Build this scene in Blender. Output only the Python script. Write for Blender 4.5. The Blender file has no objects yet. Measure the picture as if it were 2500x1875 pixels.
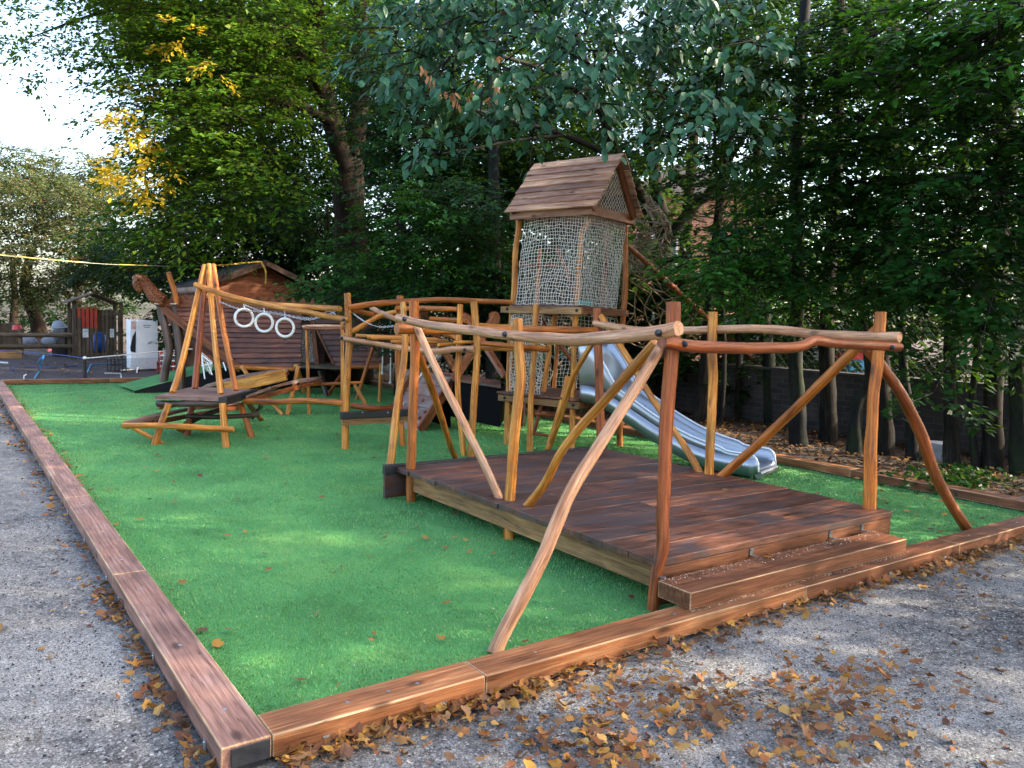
import bpy, math, random
import numpy as np
from math import radians as rad, pi, sin, cos
C = bpy.context.scene.collection
rnd = random.Random(7)

# ------------------------------------------------------------------ camera
F, YAW, PITCH, ROLL = 1949.456, .6182281, -.0787455, .0301915
CAM = np.array([-.799734, -2.907635, 1.719683])
def _axes():
    cy, sy, cp, sp = cos(YAW), sin(YAW), cos(PITCH), sin(PITCH)
    fw = np.array([sy*cp, cy*cp, sp]); rt = np.array([cy, -sy, 0.]); up = np.cross(rt, fw)
    cr, sr = cos(ROLL), sin(ROLL)
    return rt*cr+up*sr, -rt*sr+up*cr, fw
RT, UP, FW = _axes()
cd = bpy.data.cameras.new('camera'); cam = bpy.data.objects.new('camera', cd); C.objects.link(cam)
cd.sensor_width = 36; cd.lens = F/2500*36; cd.clip_end = 2000; cd.clip_start = .05
import mathutils
from mathutils import Vector
m = mathutils.Matrix.Identity(4)
for i in range(3):
    m[i][0] = RT[i]; m[i][1] = UP[i]; m[i][2] = -FW[i]; m[i][3] = CAM[i]
cam.matrix_world = m
bpy.context.scene.camera = cam
# a surveyed point: photograph pixel (2500 x 1875) met with a known plane or distance
def ray(u, v): return FW+RT*(u-1250)/F+UP*(937.5-v)/F
def PX(u, v, z=0.):                       # on the horizontal plane z
    d = ray(u, v); return CAM+d*(z-CAM[2])/d[2]
def PD(u, v, dep):                        # at a distance along the view axis
    return CAM+ray(u, v)*dep
def PV(u, v, p0, d):                      # on the vertical plane through p0 along d
    n = np.array([-d[1], d[0], 0.]); r = ray(u, v)
    return CAM+r*(((np.array([p0[0], p0[1], 0])-CAM)@n)/(r@n))
def DEP(p): return (np.array(p)-CAM)@FW
def PJ(p):
    d = np.array(p, float)-CAM; z = d@FW; return np.array((1250+F*(d@RT)/z, 937.5-F*(d@UP)/z))

# ------------------------------------------------------------------ world, sun, exposure
SUN_AZ = np.array([.80, -.60]); SUN_EL = 30
w = bpy.data.worlds.new('World'); bpy.context.scene.world = w; w.use_nodes = True
nt = w.node_tree; bg = nt.nodes['Background']; sky = nt.nodes.new('ShaderNodeTexSky')
sky.sky_type = 'NISHITA'; sky.sun_disc = False; sky.sun_elevation = rad(SUN_EL)
sky.sun_rotation = math.atan2(SUN_AZ[0], SUN_AZ[1]); sky.air_density = 1.0; sky.dust_density = 3.5; sky.ozone_density = .4
nt.links.new(sky.outputs[0], bg.inputs[0]); bg.inputs[1].default_value = .15
sl = bpy.data.lights.new('sun', 'SUN'); so = bpy.data.objects.new('sun', sl); C.objects.link(so)
sl.energy = 2.3; sl.angle = rad(.55); sl.color = (1, .88, .7)
sd = Vector((SUN_AZ[0]*cos(rad(SUN_EL)), SUN_AZ[1]*cos(rad(SUN_EL)), sin(rad(SUN_EL))))
so.rotation_euler = sd.to_track_quat('Z', 'Y').to_euler()
vs = bpy.context.scene.view_settings
vs.view_transform = 'Standard'; vs.look = 'None'; vs.exposure = 2.42; vs.gamma = 1; vs.use_curve_mapping = False
cy = bpy.context.scene.cycles
cy.max_bounces = 6; cy.diffuse_bounces = 3; cy.glossy_bounces = 2; cy.transmission_bounces = 3; cy.transparent_max_bounces = 6
cy.caustics_reflective = cy.caustics_refractive = False

# ------------------------------------------------------------------ materials
def newmat(name):
    mt = bpy.data.materials.new(name); mt.use_nodes = True
    return mt, mt.node_tree, mt.node_tree.nodes['Principled BSDF']
def N(t, kind, **kw):
    n = t.nodes.new('ShaderNode'+kind)
    for k, v in kw.items():
        if k in n.inputs: n.inputs[k].default_value = v
        else: setattr(n, k, v)
    return n
def mixc(t, fac, a, b, mode='MIX'):
    n = t.nodes.new('ShaderNodeMix'); n.data_type = 'RGBA'; n.blend_type = mode
    for sock, val in ((n.inputs[0], fac), (n.inputs[6], a), (n.inputs[7], b)):
        if hasattr(val, 'is_output'): t.links.new(val, sock)
        elif isinstance(val, (int, float)): sock.default_value = val
        else: sock.default_value = (*val, 1)
    return n.outputs[2]
def ramp(t, fac, stops, interp='LINEAR'):
    n = t.nodes.new('ShaderNodeValToRGB'); e = n.color_ramp.elements; n.color_ramp.interpolation = interp
    while len(e) < len(stops): e.new(.5)
    for x, (p, c) in zip(e, stops):
        x.position = p; x.color = (*c, 1) if len(c) == 3 else c
    t.links.new(fac, n.inputs[0]); return n.outputs[0]
def g1(x): return (x, x, x)
def mapped(t, src, sc):
    n = t.nodes.new('ShaderNodeMapping'); n.inputs['Scale'].default_value = sc; t.links.new(src, n.inputs[0]); return n.outputs[0]
def noise(t, vec, scale, detail=4, dist=0., rough=.55):
    n = N(t, 'TexNoise', Scale=scale, Detail=detail, Distortion=dist, Roughness=rough)
    if vec is not None: t.links.new(vec, n.inputs['Vector'])
    return n.outputs['Fac']
def bump(t, b, h, strength=.3, dist=.01):
    n = N(t, 'Bump', Strength=strength, Distance=dist); t.links.new(h, n.inputs['Height']); t.links.new(n.outputs[0], b.inputs['Normal'])

def wood(name, dark, mid, light, rough=.5, figure=.35, patch=.5, spec=.35, isl=.25, stain=None):
    """stained wood; grain runs along z of the 'grain' attribute"""
    mt, t, b = newmat(name)
    at = N(t, 'Attribute'); at.attribute_name = 'grain'; gv = at.outputs['Vector']
    n1 = noise(t, mapped(t, gv, (9, 9, .9)), 2.2, 5, .8)
    col = ramp(t, n1, [(.28, dark), (.5, mid), (.74, light)])
    wv = N(t, 'TexWave', Scale=7., Distortion=7., Detail=3.); wv.inputs['Detail Scale'].default_value = 1.2
    t.links.new(mapped(t, gv, (1.6, 1.6, .14)), wv.inputs['Vector'])
    col = mixc(t, figure, col, mixc(t, 1., col, ramp(t, wv.outputs['Fac'], [(.2, g1(.45)), (.75, g1(1.15))]), 'MULTIPLY'))
    fine = noise(t, mapped(t, gv, (150, 150, 2.6)), 1.5, 4, .3, .65)
    col = mixc(t, .75, col, mixc(t, 1., col, ramp(t, fine, [(.34, g1(.45)), (.5, g1(.98)), (.68, g1(1.35))]), 'MULTIPLY'))
    ck = noise(t, mapped(t, gv, (38, 38, .55)), 1.3, 2, .2)
    col = mixc(t, .8, col, mixc(t, 1., col, ramp(t, ck, [(.485, g1(1.)), (.5, g1(.28)), (.515, g1(1.))]), 'MULTIPLY'))
    # knots
    vo = N(t, 'TexVoronoi', Scale=1.); t.links.new(mapped(t, gv, (5.5, 5.5, 2.6)), vo.inputs['Vector'])
    kn = ramp(t, vo.outputs['Distance'], [(.07, g1(1.)), (.17, g1(0.))])
    col = mixc(t, mixc(t, .8, (0, 0, 0), kn), col, tuple(x*.35 for x in dark))
    tn = N(t, 'Attribute'); tn.attribute_name = 'tint'; ge = N(t, 'NewGeometry')
    big = noise(t, ge.outputs['Position'], 1.7, 4, .4)
    col = mixc(t, patch, col, mixc(t, 1., col, ramp(t, big, [(.34, g1(.38)), (.5, g1(1.)), (.68, (1.4, 1.3, 1.18))]), 'MULTIPLY'))
    col = mixc(t, isl, col, mixc(t, 1., col, ramp(t, tn.outputs['Fac'], [(0, g1(.5)), (.3, (.8, .74, .76)), (.65, g1(1.1)), (1, (1.65, 1.65, 1.55))]), 'MULTIPLY'))
    if stain:
        st = noise(t, mapped(t, gv, (3.2, 3.2, 1.1)), 1.6, 6, .5, .65)
        col = mixc(t, ramp(t, st, [(.46, g1(0)), (.6, g1(.85))]), col, stain)
    t.links.new(col, b.inputs['Base Color'])
    t.links.new(ramp(t, n1, [(.2, g1(rough-.08)), (.8, g1(rough+.15))]), b.inputs['Roughness'])
    b.inputs['Specular IOR Level'].default_value = spec
    hh = mixc(t, .5, fine, n1)
    bump(t, b, hh, .6, .005)
    return mt
M = {}
M['scaled'] = wood('scaled_carving', (.09, .022, .007), (.23, .066, .022), (.34, .12, .045), .38, .1, .4)
t_ = M['scaled'].node_tree; v_ = N(t_, 'TexVoronoi', Scale=26.); a_ = N(t_, 'NewGeometry'); t_.links.new(a_.outputs['Position'], v_.inputs['Vector']); bump(t_, t_.nodes['Principled BSDF'], v_.outputs['Distance'], .9, .03)
M['worn'] = wood('worn_edge', (.24, .12, .06), (.46, .29, .16), (.62, .44, .27), .7, .2, .6, .2)
M['honey'] = wood('honey_log', (.28, .085, .010), (.60, .22, .030), (.78, .40, .10), .42, .3, .5)
M['amber'] = wood('amber_log', (.19, .045, .006), (.46, .13, .016), (.62, .23, .045), .38, .3, .55)
M['red_log'] = wood('red_log', (.10, .02, .005), (.27, .062, .014), (.40, .12, .03), .4, .3, .5)
M['pale_log'] = wood('pale_log', (.30, .12, .05), (.56, .28, .145), (.74, .45, .27), .5, .25, .45)
M['deck'] = wood('deck_board', (.055, .018, .009), (.185, .066, .034), (.33, .14, .08), .45, .3, .9, .45, .9, stain=(.062, .045, .045))
M['beam'] = wood('pale_beam', (.14, .06, .022), (.30, .16, .06), (.42, .25, .11), .6, .5, .5)
M['sleeper'] = wood('sleeper_wood', (.14, .066, .047), (.28, .145, .108), (.38, .225, .18), .6, .3, .6, .3, .3)
M['sleeper_f'] = wood('sleeper_warm', (.15, .048, .016), (.31, .115, .042), (.44, .21, .09), .5, .35, .5, .35, .35)
M['step'] = wood('step_wood', (.07, .022, .009), (.19, .064, .025), (.29, .115, .05), .5, .4, .5)
M['hull'] = wood('hull_board', (.055, .015, .008), (.165, .050, .025), (.26, .095, .05), .42, .35, .8, .45, .6)
M['ramp'] = wood('ramp_board', (.12, .055, .036), (.25, .13, .095), (.36, .22, .165), .42, .3, .5, .45, .5, stain=(.25, .19, .17))
M['roofb'] = wood('roof_board', (.20, .085, .055), (.46, .25, .16), (.70, .48, .32), .6, .25, .4, .3, 1.)
M['carve'] = wood('carved_wood', (.09, .025, .009), (.21, .062, .022), (.31, .11, .045), .4, .2, .4)
M['darkpost'] = wood('dark_post', (.025, .012, .008), (.065, .034, .024), (.12, .075, .06), .35, .3, .6, .5)
M['shedw'] = wood('shed_board', (.12, .036, .015), (.24, .078, .032), (.33, .12, .055), .55, .25, .5, .3, .35)
M['grey_wood'] = wood('grey_wood', (.06, .042, .028), (.13, .095, .062), (.21, .16, .11), .75, .3, .5, .2, .5)
M['shedroof'] = wood('roof_felt', (.03, .027, .026), (.055, .05, .048), (.085, .08, .074), .9, .0, .6, .1)
M['orange_paint'] = wood('orange_paint', (.42, .045, .015), (.55, .07, .025), (.6, .10, .04), .6, .2, .4, .3)
M['bark'] = wood('bark', (.008, .007, .006), (.021, .018, .015), (.045, .041, .034), .9, .3, .6, .15)
M['bark_brown'] = wood('brown_bark', (.011, .008, .006), (.028, .020, .014), (.052, .040, .030), .9, .4, .6, .15)
M['bark_grey'] = wood('grey_bark', (.006, .006, .006), (.014, .015, .015), (.03, .032, .029), .85, .2, .7, .2, stain=(.022, .032, .014))

def plain(name, col, rough=.5, metal=0., var=.25, sc=8., spec=.5, bmp=0., dirt=None):
    mt, t, b = newmat(name)
    ge = N(t, 'NewGeometry')
    n = noise(t, ge.outputs['Position'], sc, 5, .2)
    c = mixc(t, 1., col, ramp(t, n, [(.3, g1(1-var)), (.7, g1(1+var))]), 'MULTIPLY')
    if dirt:
        d = noise(t, ge.outputs['Position'], sc*.35, 6, .6, .7); c = mixc(t, ramp(t, d, [(.52, g1(0)), (.75, g1(.7))]), c, dirt)
    t.links.new(c, b.inputs['Base Color'])
    t.links.new(ramp(t, n, [(.3, g1(max(.05, rough-.08))), (.7, g1(min(1, rough+.1)))]), b.inputs['Roughness'])
    b.inputs['Metallic'].default_value = metal; b.inputs['Specular IOR Level'].default_value = spec
    if bmp: bump(t, b, noise(t, ge.outputs['Position'], sc*8, 3), bmp, .004)
    return mt
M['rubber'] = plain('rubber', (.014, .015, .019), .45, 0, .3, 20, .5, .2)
M['bolt'] = plain('bolt_cap', (.012, .014, .022), .3)
M['steel'] = plain('slide_steel', (.40, .42, .46), .33, .9, .06, 3, .5)
M['galv'] = plain('galvanised', (.5, .52, .55), .4, .9)
M['old_rope'] = plain('old_rope', (.42, .39, .30), .8, 0, .2, 30, .2)
M['rim'] = plain('rim_highlight', (.82, .84, .88), .35, .4, .05)  # highlight along the slide edges painted as a brighter metal
M['rope'] = plain('white_rope', (.70, .67, .59), .8, 0, .15, 30, .2)
M['rope_y'] = plain('yellow_rope', (.68, .46, .10), .8, 0, .4, 3, .2)
M['twine'] = plain('brown_twine', (.21, .165, .11), .9, 0, .2, 20, .1)
M['ring'] = plain('white_ring', (.76, .74, .70), .45, 0, .05)
M['white'] = plain('white_paint', (.88, .87, .88), .45, 0, .04, 5, .4, 0, dirt=(.60, .59, .58))
M['black'] = plain('black_plastic', (.012, .012, .015), .35)
M['black_rubber'] = plain('mound_panel', (.009, .0095, .013), .8, 0, .35, 12, .25)
M['void_shade'] = plain('shade_panel', (.004, .004, .005), .9, 0, .3, 12, .1)  # near-black, paints the shade of the open space below the platform
M['paper'] = plain('paper', (.72, .71, .68), .8)
M['pink_paper'] = plain('pink_notice', (.70, .45, .38), .8)
M['navy'] = plain('blue_cord', (.03, .05, .24), .7)
M['blue'] = plain('blue_plastic', (.02, .11, .42), .4)
M['cyan'] = plain('sky_blue', (.06, .36, .68), .45)
M['red'] = plain('red_plastic', (.55, .03, .03), .45)
M['grey'] = plain('grey_sheet', (.19, .20, .24), .6)
M['teal'] = plain('teal_cord', (.02, .32, .30), .6)
M['concrete'] = plain('concrete', (.36, .36, .38), .85, 0, .2, 9, .2, .3, dirt=(.16, .17, .15))
M['glass'] = plain('window_glass', (.10, .13, .15), .12, 0, .2, 3, .8)
M['pane_white'] = plain('white_frame', (.72, .74, .76), .5)
M['greennet'] = plain('green_mesh', (.010, .045, .030), .8, 0, .45, 14)
M['wire'] = plain('fence_wire', (.13, .14, .14), .6, .5)

def leafmat(name, cols, rough=.45, trans=.3, tint=(.16, .34, .02), spec=.16):
    mt, t, b = newmat(name)
    ge = N(t, 'NewGeometry')
    k = len(cols)
    c = ramp(t, ge.outputs['Random Per Island'], [(i/(k-1), x) for i, x in enumerate(cols)])
    n = noise(t, ge.outputs['Position'], .9, 3)
    c = mixc(t, .6, c, mixc(t, 1., c, ramp(t, n, [(.3, g1(.6)), (.7, g1(1.35))]), 'MULTIPLY'))
    t.links.new(c, b.inputs['Base Color']); b.inputs['Roughness'].default_value = rough
    b.inputs['Specular IOR Level'].default_value = spec
    tr = t.nodes.new('ShaderNodeBsdfTranslucent'); t.links.new(mixc(t, .35, c, tint), tr.inputs[0])
    mx = t.nodes.new('ShaderNodeMixShader'); mx.inputs[0].default_value = trans
    t.links.new(b.outputs[0], mx.inputs[1]); t.links.new(tr.outputs[0], mx.inputs[2])
    t.links.new(mx.outputs[0], t.nodes['Material Output'].inputs[0])
    return mt
M['leaf_lime'] = leafmat('lime_leaf', [(0.034, 0.0935, 0.0068), (0.051, 0.1275, 0.0102), (0.0765, 0.1615, 0.0136), (0.1275, 0.17, 0.0102), (0.0425, 0.1105, 0.0102)])
M['leaf_yellow'] = leafmat('yellow_leaf', [(.55, .36, .02), (.65, .46, .04), (.42, .32, .03), (.60, .38, .02)], .5, .4, (.7, .5, .05))
M['leaf_dark'] = leafmat('evergreen_leaf', [(0.006, 0.03, 0.01), (0.01, 0.042, 0.014), (0.016, 0.056, 0.018), (0.009, 0.036, 0.014)], .35, .18)
M['leaf_beech'] = leafmat('beech_leaf', [(0.008, 0.04, 0.008), (0.012, 0.052, 0.01), (0.018, 0.075, 0.014), (0.01, 0.045, 0.011), (0.028, 0.085, 0.012)], .4, .3)
M['leaf_bright'] = leafmat('bright_leaf', [(0.022, 0.1, 0.01), (0.036, 0.14, 0.014), (0.05, 0.17, 0.02), (0.028, 0.115, 0.014)], .4, .3)
M['leaf_laurel'] = leafmat('laurel_leaf', [(.045, .14, .03), (.06, .18, .035), (.08, .21, .05), (.05, .15, .035)], .42, .25)
M['leaf_litter'] = leafmat('leaf_litter', [(.07, .03, .012), (.13, .055, .018), (.05, .022, .012), (.22, .11, .03), (.09, .045, .02), (.30, .17, .05)], .7, .05, (.3, .12, .02), .15)
M['leaf_cherry'] = leafmat('cherry_leaf', [(0.018, 0.075, 0.035), (0.028, 0.105, 0.05), (0.045, 0.145, 0.07), (0.016, 0.062, 0.028), (0.03, 0.09, 0.025)], .42, .2, (.10, .32, .06), .28)
M['leaf_dead'] = leafmat('withered_leaf', [(.36, .14, .05), (.45, .22, .10), (.28, .10, .04)], .6, .2, (.5, .2, .05))
M['leaf_pale'] = leafmat('hedge_leaf', [(0.048, 0.068, 0.024), (0.072, 0.096, 0.032), (0.096, 0.104, 0.036), (0.136, 0.104, 0.032), (0.048, 0.08, 0.032), (0.16, 0.08, 0.032)], .5, .3)
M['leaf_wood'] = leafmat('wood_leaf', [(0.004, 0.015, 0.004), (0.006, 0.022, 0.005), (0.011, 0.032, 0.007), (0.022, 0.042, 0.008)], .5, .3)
M['leaf_fallen'] = leafmat('fallen_leaf', [(.24, .075, .018), (.38, .17, .03), (.13, .045, .018), (.46, .26, .07), (.075, .03, .016), (.28, .10, .028), (.26, .14, .06), (.17, .055, .02), (.10, .05, .028), (.44, .22, .03), (.20, .09, .035), (.14, .06, .03)], .6, .12, (.5, .2, .03), .3)

# ground materials
def turf_mat():
    mt, t, b = newmat('turf'); ge = N(t, 'NewGeometry'); p = ge.outputs['Position']
    n = noise(t, p, 1.1, 5, .3); n2 = noise(t, p, 150, 2)
    c = ramp(t, n, [(.3, (.055, .20, .055)), (.5, (.095, .31, .09)), (.72, (.18, .38, .10))])
    c = mixc(t, .6, c, mixc(t, 1., c, ramp(t, n2, [(.3, g1(.5)), (.7, g1(1.5))]), 'MULTIPLY'))
    t.links.new(c, b.inputs['Base Color']); b.inputs['Roughness'].default_value = .75; b.inputs['Specular IOR Level'].default_value = .25
    bump(t, b, n2, .8, .02); return mt
M['turf'] = turf_mat()
M['blade'] = leafmat('turf_blade', [(.065, .25, .065), (.10, .345, .10), (.15, .42, .13), (.25, .42, .10), (.075, .27, .08)], .4, .2, (.14, .36, .10), .5)
for n_ in M['blade'].node_tree.nodes:
    if n_.type == 'BSDF_PRINCIPLED': n_.inputs['Sheen Weight'].default_value = .14; n_.inputs['Sheen Roughness'].default_value = .4
def gravel_mat():
    mt, t, b = newmat('gravel'); ge = N(t, 'NewGeometry'); p = ge.outputs['Position']
    wp = N(t, 'TexNoise', Scale=30., Detail=3.); t.links.new(p, wp.inputs['Vector'])
    pw = N(t, 'VectorMath', operation='MULTIPLY_ADD'); t.links.new(wp.outputs['Color'], pw.inputs[0]); pw.inputs[1].default_value = (.02, .02, .02); t.links.new(p, pw.inputs[2])
    v1 = N(t, 'TexVoronoi', Scale=80.); t.links.new(pw.outputs[0], v1.inputs['Vector'])
    v2 = N(t, 'TexVoronoi', Scale=210.); t.links.new(pw.outputs[0], v2.inputs['Vector'])
    sand = noise(t, p, .5, 7, .5, .68); mid = noise(t, p, 9., 6, .4, .7)
    f = mixc(t, .45, sand, mid)
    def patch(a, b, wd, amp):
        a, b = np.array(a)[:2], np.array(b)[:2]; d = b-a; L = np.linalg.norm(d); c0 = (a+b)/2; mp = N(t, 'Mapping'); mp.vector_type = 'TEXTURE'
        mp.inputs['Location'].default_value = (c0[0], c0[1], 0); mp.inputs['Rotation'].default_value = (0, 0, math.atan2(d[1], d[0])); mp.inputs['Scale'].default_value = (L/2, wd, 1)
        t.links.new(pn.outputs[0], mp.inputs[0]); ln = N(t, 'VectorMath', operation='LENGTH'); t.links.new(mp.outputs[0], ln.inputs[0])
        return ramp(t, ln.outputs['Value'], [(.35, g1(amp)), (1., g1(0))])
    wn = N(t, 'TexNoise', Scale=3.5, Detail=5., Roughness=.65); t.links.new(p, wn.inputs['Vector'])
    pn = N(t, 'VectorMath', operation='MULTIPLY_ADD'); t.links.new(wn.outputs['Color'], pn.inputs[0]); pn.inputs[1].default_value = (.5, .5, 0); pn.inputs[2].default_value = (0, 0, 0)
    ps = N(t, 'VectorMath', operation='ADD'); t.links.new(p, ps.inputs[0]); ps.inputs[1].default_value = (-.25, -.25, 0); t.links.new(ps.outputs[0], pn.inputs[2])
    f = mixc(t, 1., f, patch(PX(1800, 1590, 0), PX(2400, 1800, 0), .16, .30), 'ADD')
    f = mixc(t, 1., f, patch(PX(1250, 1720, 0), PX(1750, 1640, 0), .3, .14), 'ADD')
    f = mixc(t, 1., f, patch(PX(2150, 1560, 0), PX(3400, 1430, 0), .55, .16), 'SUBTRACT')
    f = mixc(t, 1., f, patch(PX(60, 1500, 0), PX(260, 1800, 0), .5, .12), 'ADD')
    st = ramp(t, v1.outputs['Color'], [(.1, (.014, .014, .017)), (.45, (.055, .053, .057)), (.75, (.14, .135, .135)), (.95, (.50, .48, .46))])
    st2 = ramp(t, v2.outputs['Color'], [(.05, (.05, .046, .043)), (.4, (.26, .245, .225)), (.9, (.60, .565, .52))])
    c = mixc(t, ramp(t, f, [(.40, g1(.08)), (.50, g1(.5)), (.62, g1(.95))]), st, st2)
    gap = ramp(t, v1.outputs['Distance'], [(.25, g1(1.)), (.62, g1(.55))])
    c = mixc(t, .7, c, mixc(t, 1., c, gap, 'MULTIPLY'))
    t.links.new(c, b.inputs['Base Color']); b.inputs['Roughness'].default_value = .92; b.inputs['Specular IOR Level'].default_value = .2
    hh = mixc(t, .4, v1.outputs['Distance'], v2.outputs['Distance'])
    bump(t, b, hh, -.9, .014); return mt
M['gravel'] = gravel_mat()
def asphalt_mat():
    mt, t, b = newmat('asphalt'); ge = N(t, 'NewGeometry'); p = ge.outputs['Position']
    n = noise(t, p, .8, 5, .4); n2 = noise(t, p, 60, 2)
    c = ramp(t, n, [(.3, (.032, .021, .024)), (.7, (.060, .040, .044))])
    c = mixc(t, .6, c, mixc(t, 1., c, ramp(t, n2, [(.3, g1(.6)), (.75, g1(1.6))]), 'MULTIPLY'))
    t.links.new(c, b.inputs['Base Color']); b.inputs['Roughness'].default_value = .9; return mt
M['asphalt'] = asphalt_mat()
def soil_mat():
    mt, t, b = newmat('soil'); ge = N(t, 'NewGeometry'); p = ge.outputs['Position']
    n = noise(t, p, 1.5, 6, .5); v = N(t, 'TexVoronoi', Scale=22.); t.links.new(p, v.inputs['Vector'])
    c = ramp(t, n, [(.3, (.018, .014, .013)), (.6, (.05, .036, .028)), (.8, (.085, .055, .035))])
    lv = ramp(t, v.outputs['Color'], [(.2, (.05, .025, .012)), (.6, (.16, .075, .025)), (.9, (.28, .15, .05))])
    c = mixc(t, ramp(t, noise(t, p, 3.5, 3), [(.5, g1(.0)), (.62, g1(.7))]), c, lv)
    t.links.new(c, b.inputs['Base Color']); b.inputs['Roughness'].default_value = .95
    bump(t, b, v.outputs['Distance'], .8, .02); return mt
M['soil'] = soil_mat()
def brick_mat(name, c1, c2, mortar, sc=1.):
    mt, t, b = newmat(name); at = N(t, 'Attribute'); at.attribute_name = 'grain'
    sp = N(t, 'SeparateXYZ'); t.links.new(at.outputs['Vector'], sp.inputs[0]); cb = N(t, 'CombineXYZ')
    t.links.new(sp.outputs[2], cb.inputs[0]); t.links.new(sp.outputs[1], cb.inputs[1])
    br = N(t, 'TexBrick', Scale=1.); br.inputs['Brick Width'].default_value = .225*sc; br.inputs['Row Height'].default_value = .075*sc
    br.inputs['Mortar Size'].default_value = .006*sc; br.inputs['Color1'].default_value = (*c1, 1); br.inputs['Color2'].default_value = (*c2, 1); br.inputs['Mortar'].default_value = (*mortar, 1)
    t.links.new(cb.outputs[0], br.inputs['Vector'])
    ge = N(t, 'NewGeometry'); n = noise(t, ge.outputs['Position'], 2.2, 6, .5, .65)
    c = mixc(t, .8, br.outputs['Color'], mixc(t, 1., br.outputs['Color'], ramp(t, n, [(.3, g1(.4)), (.7, g1(1.4))]), 'MULTIPLY'))
    t.links.new(c, b.inputs['Base Color']); b.inputs['Roughness'].default_value = .9
    bump(t, b, br.outputs['Fac'], -.5, .006); return mt
M['wallbrick'] = brick_mat('old_brick', (.030, .028, .028), (.062, .048, .042), (.07, .066, .062), 1.3)
M['housebrick'] = brick_mat('house_brick', (.36, .13, .075), (.46, .19, .11), (.50, .42, .36))

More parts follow.
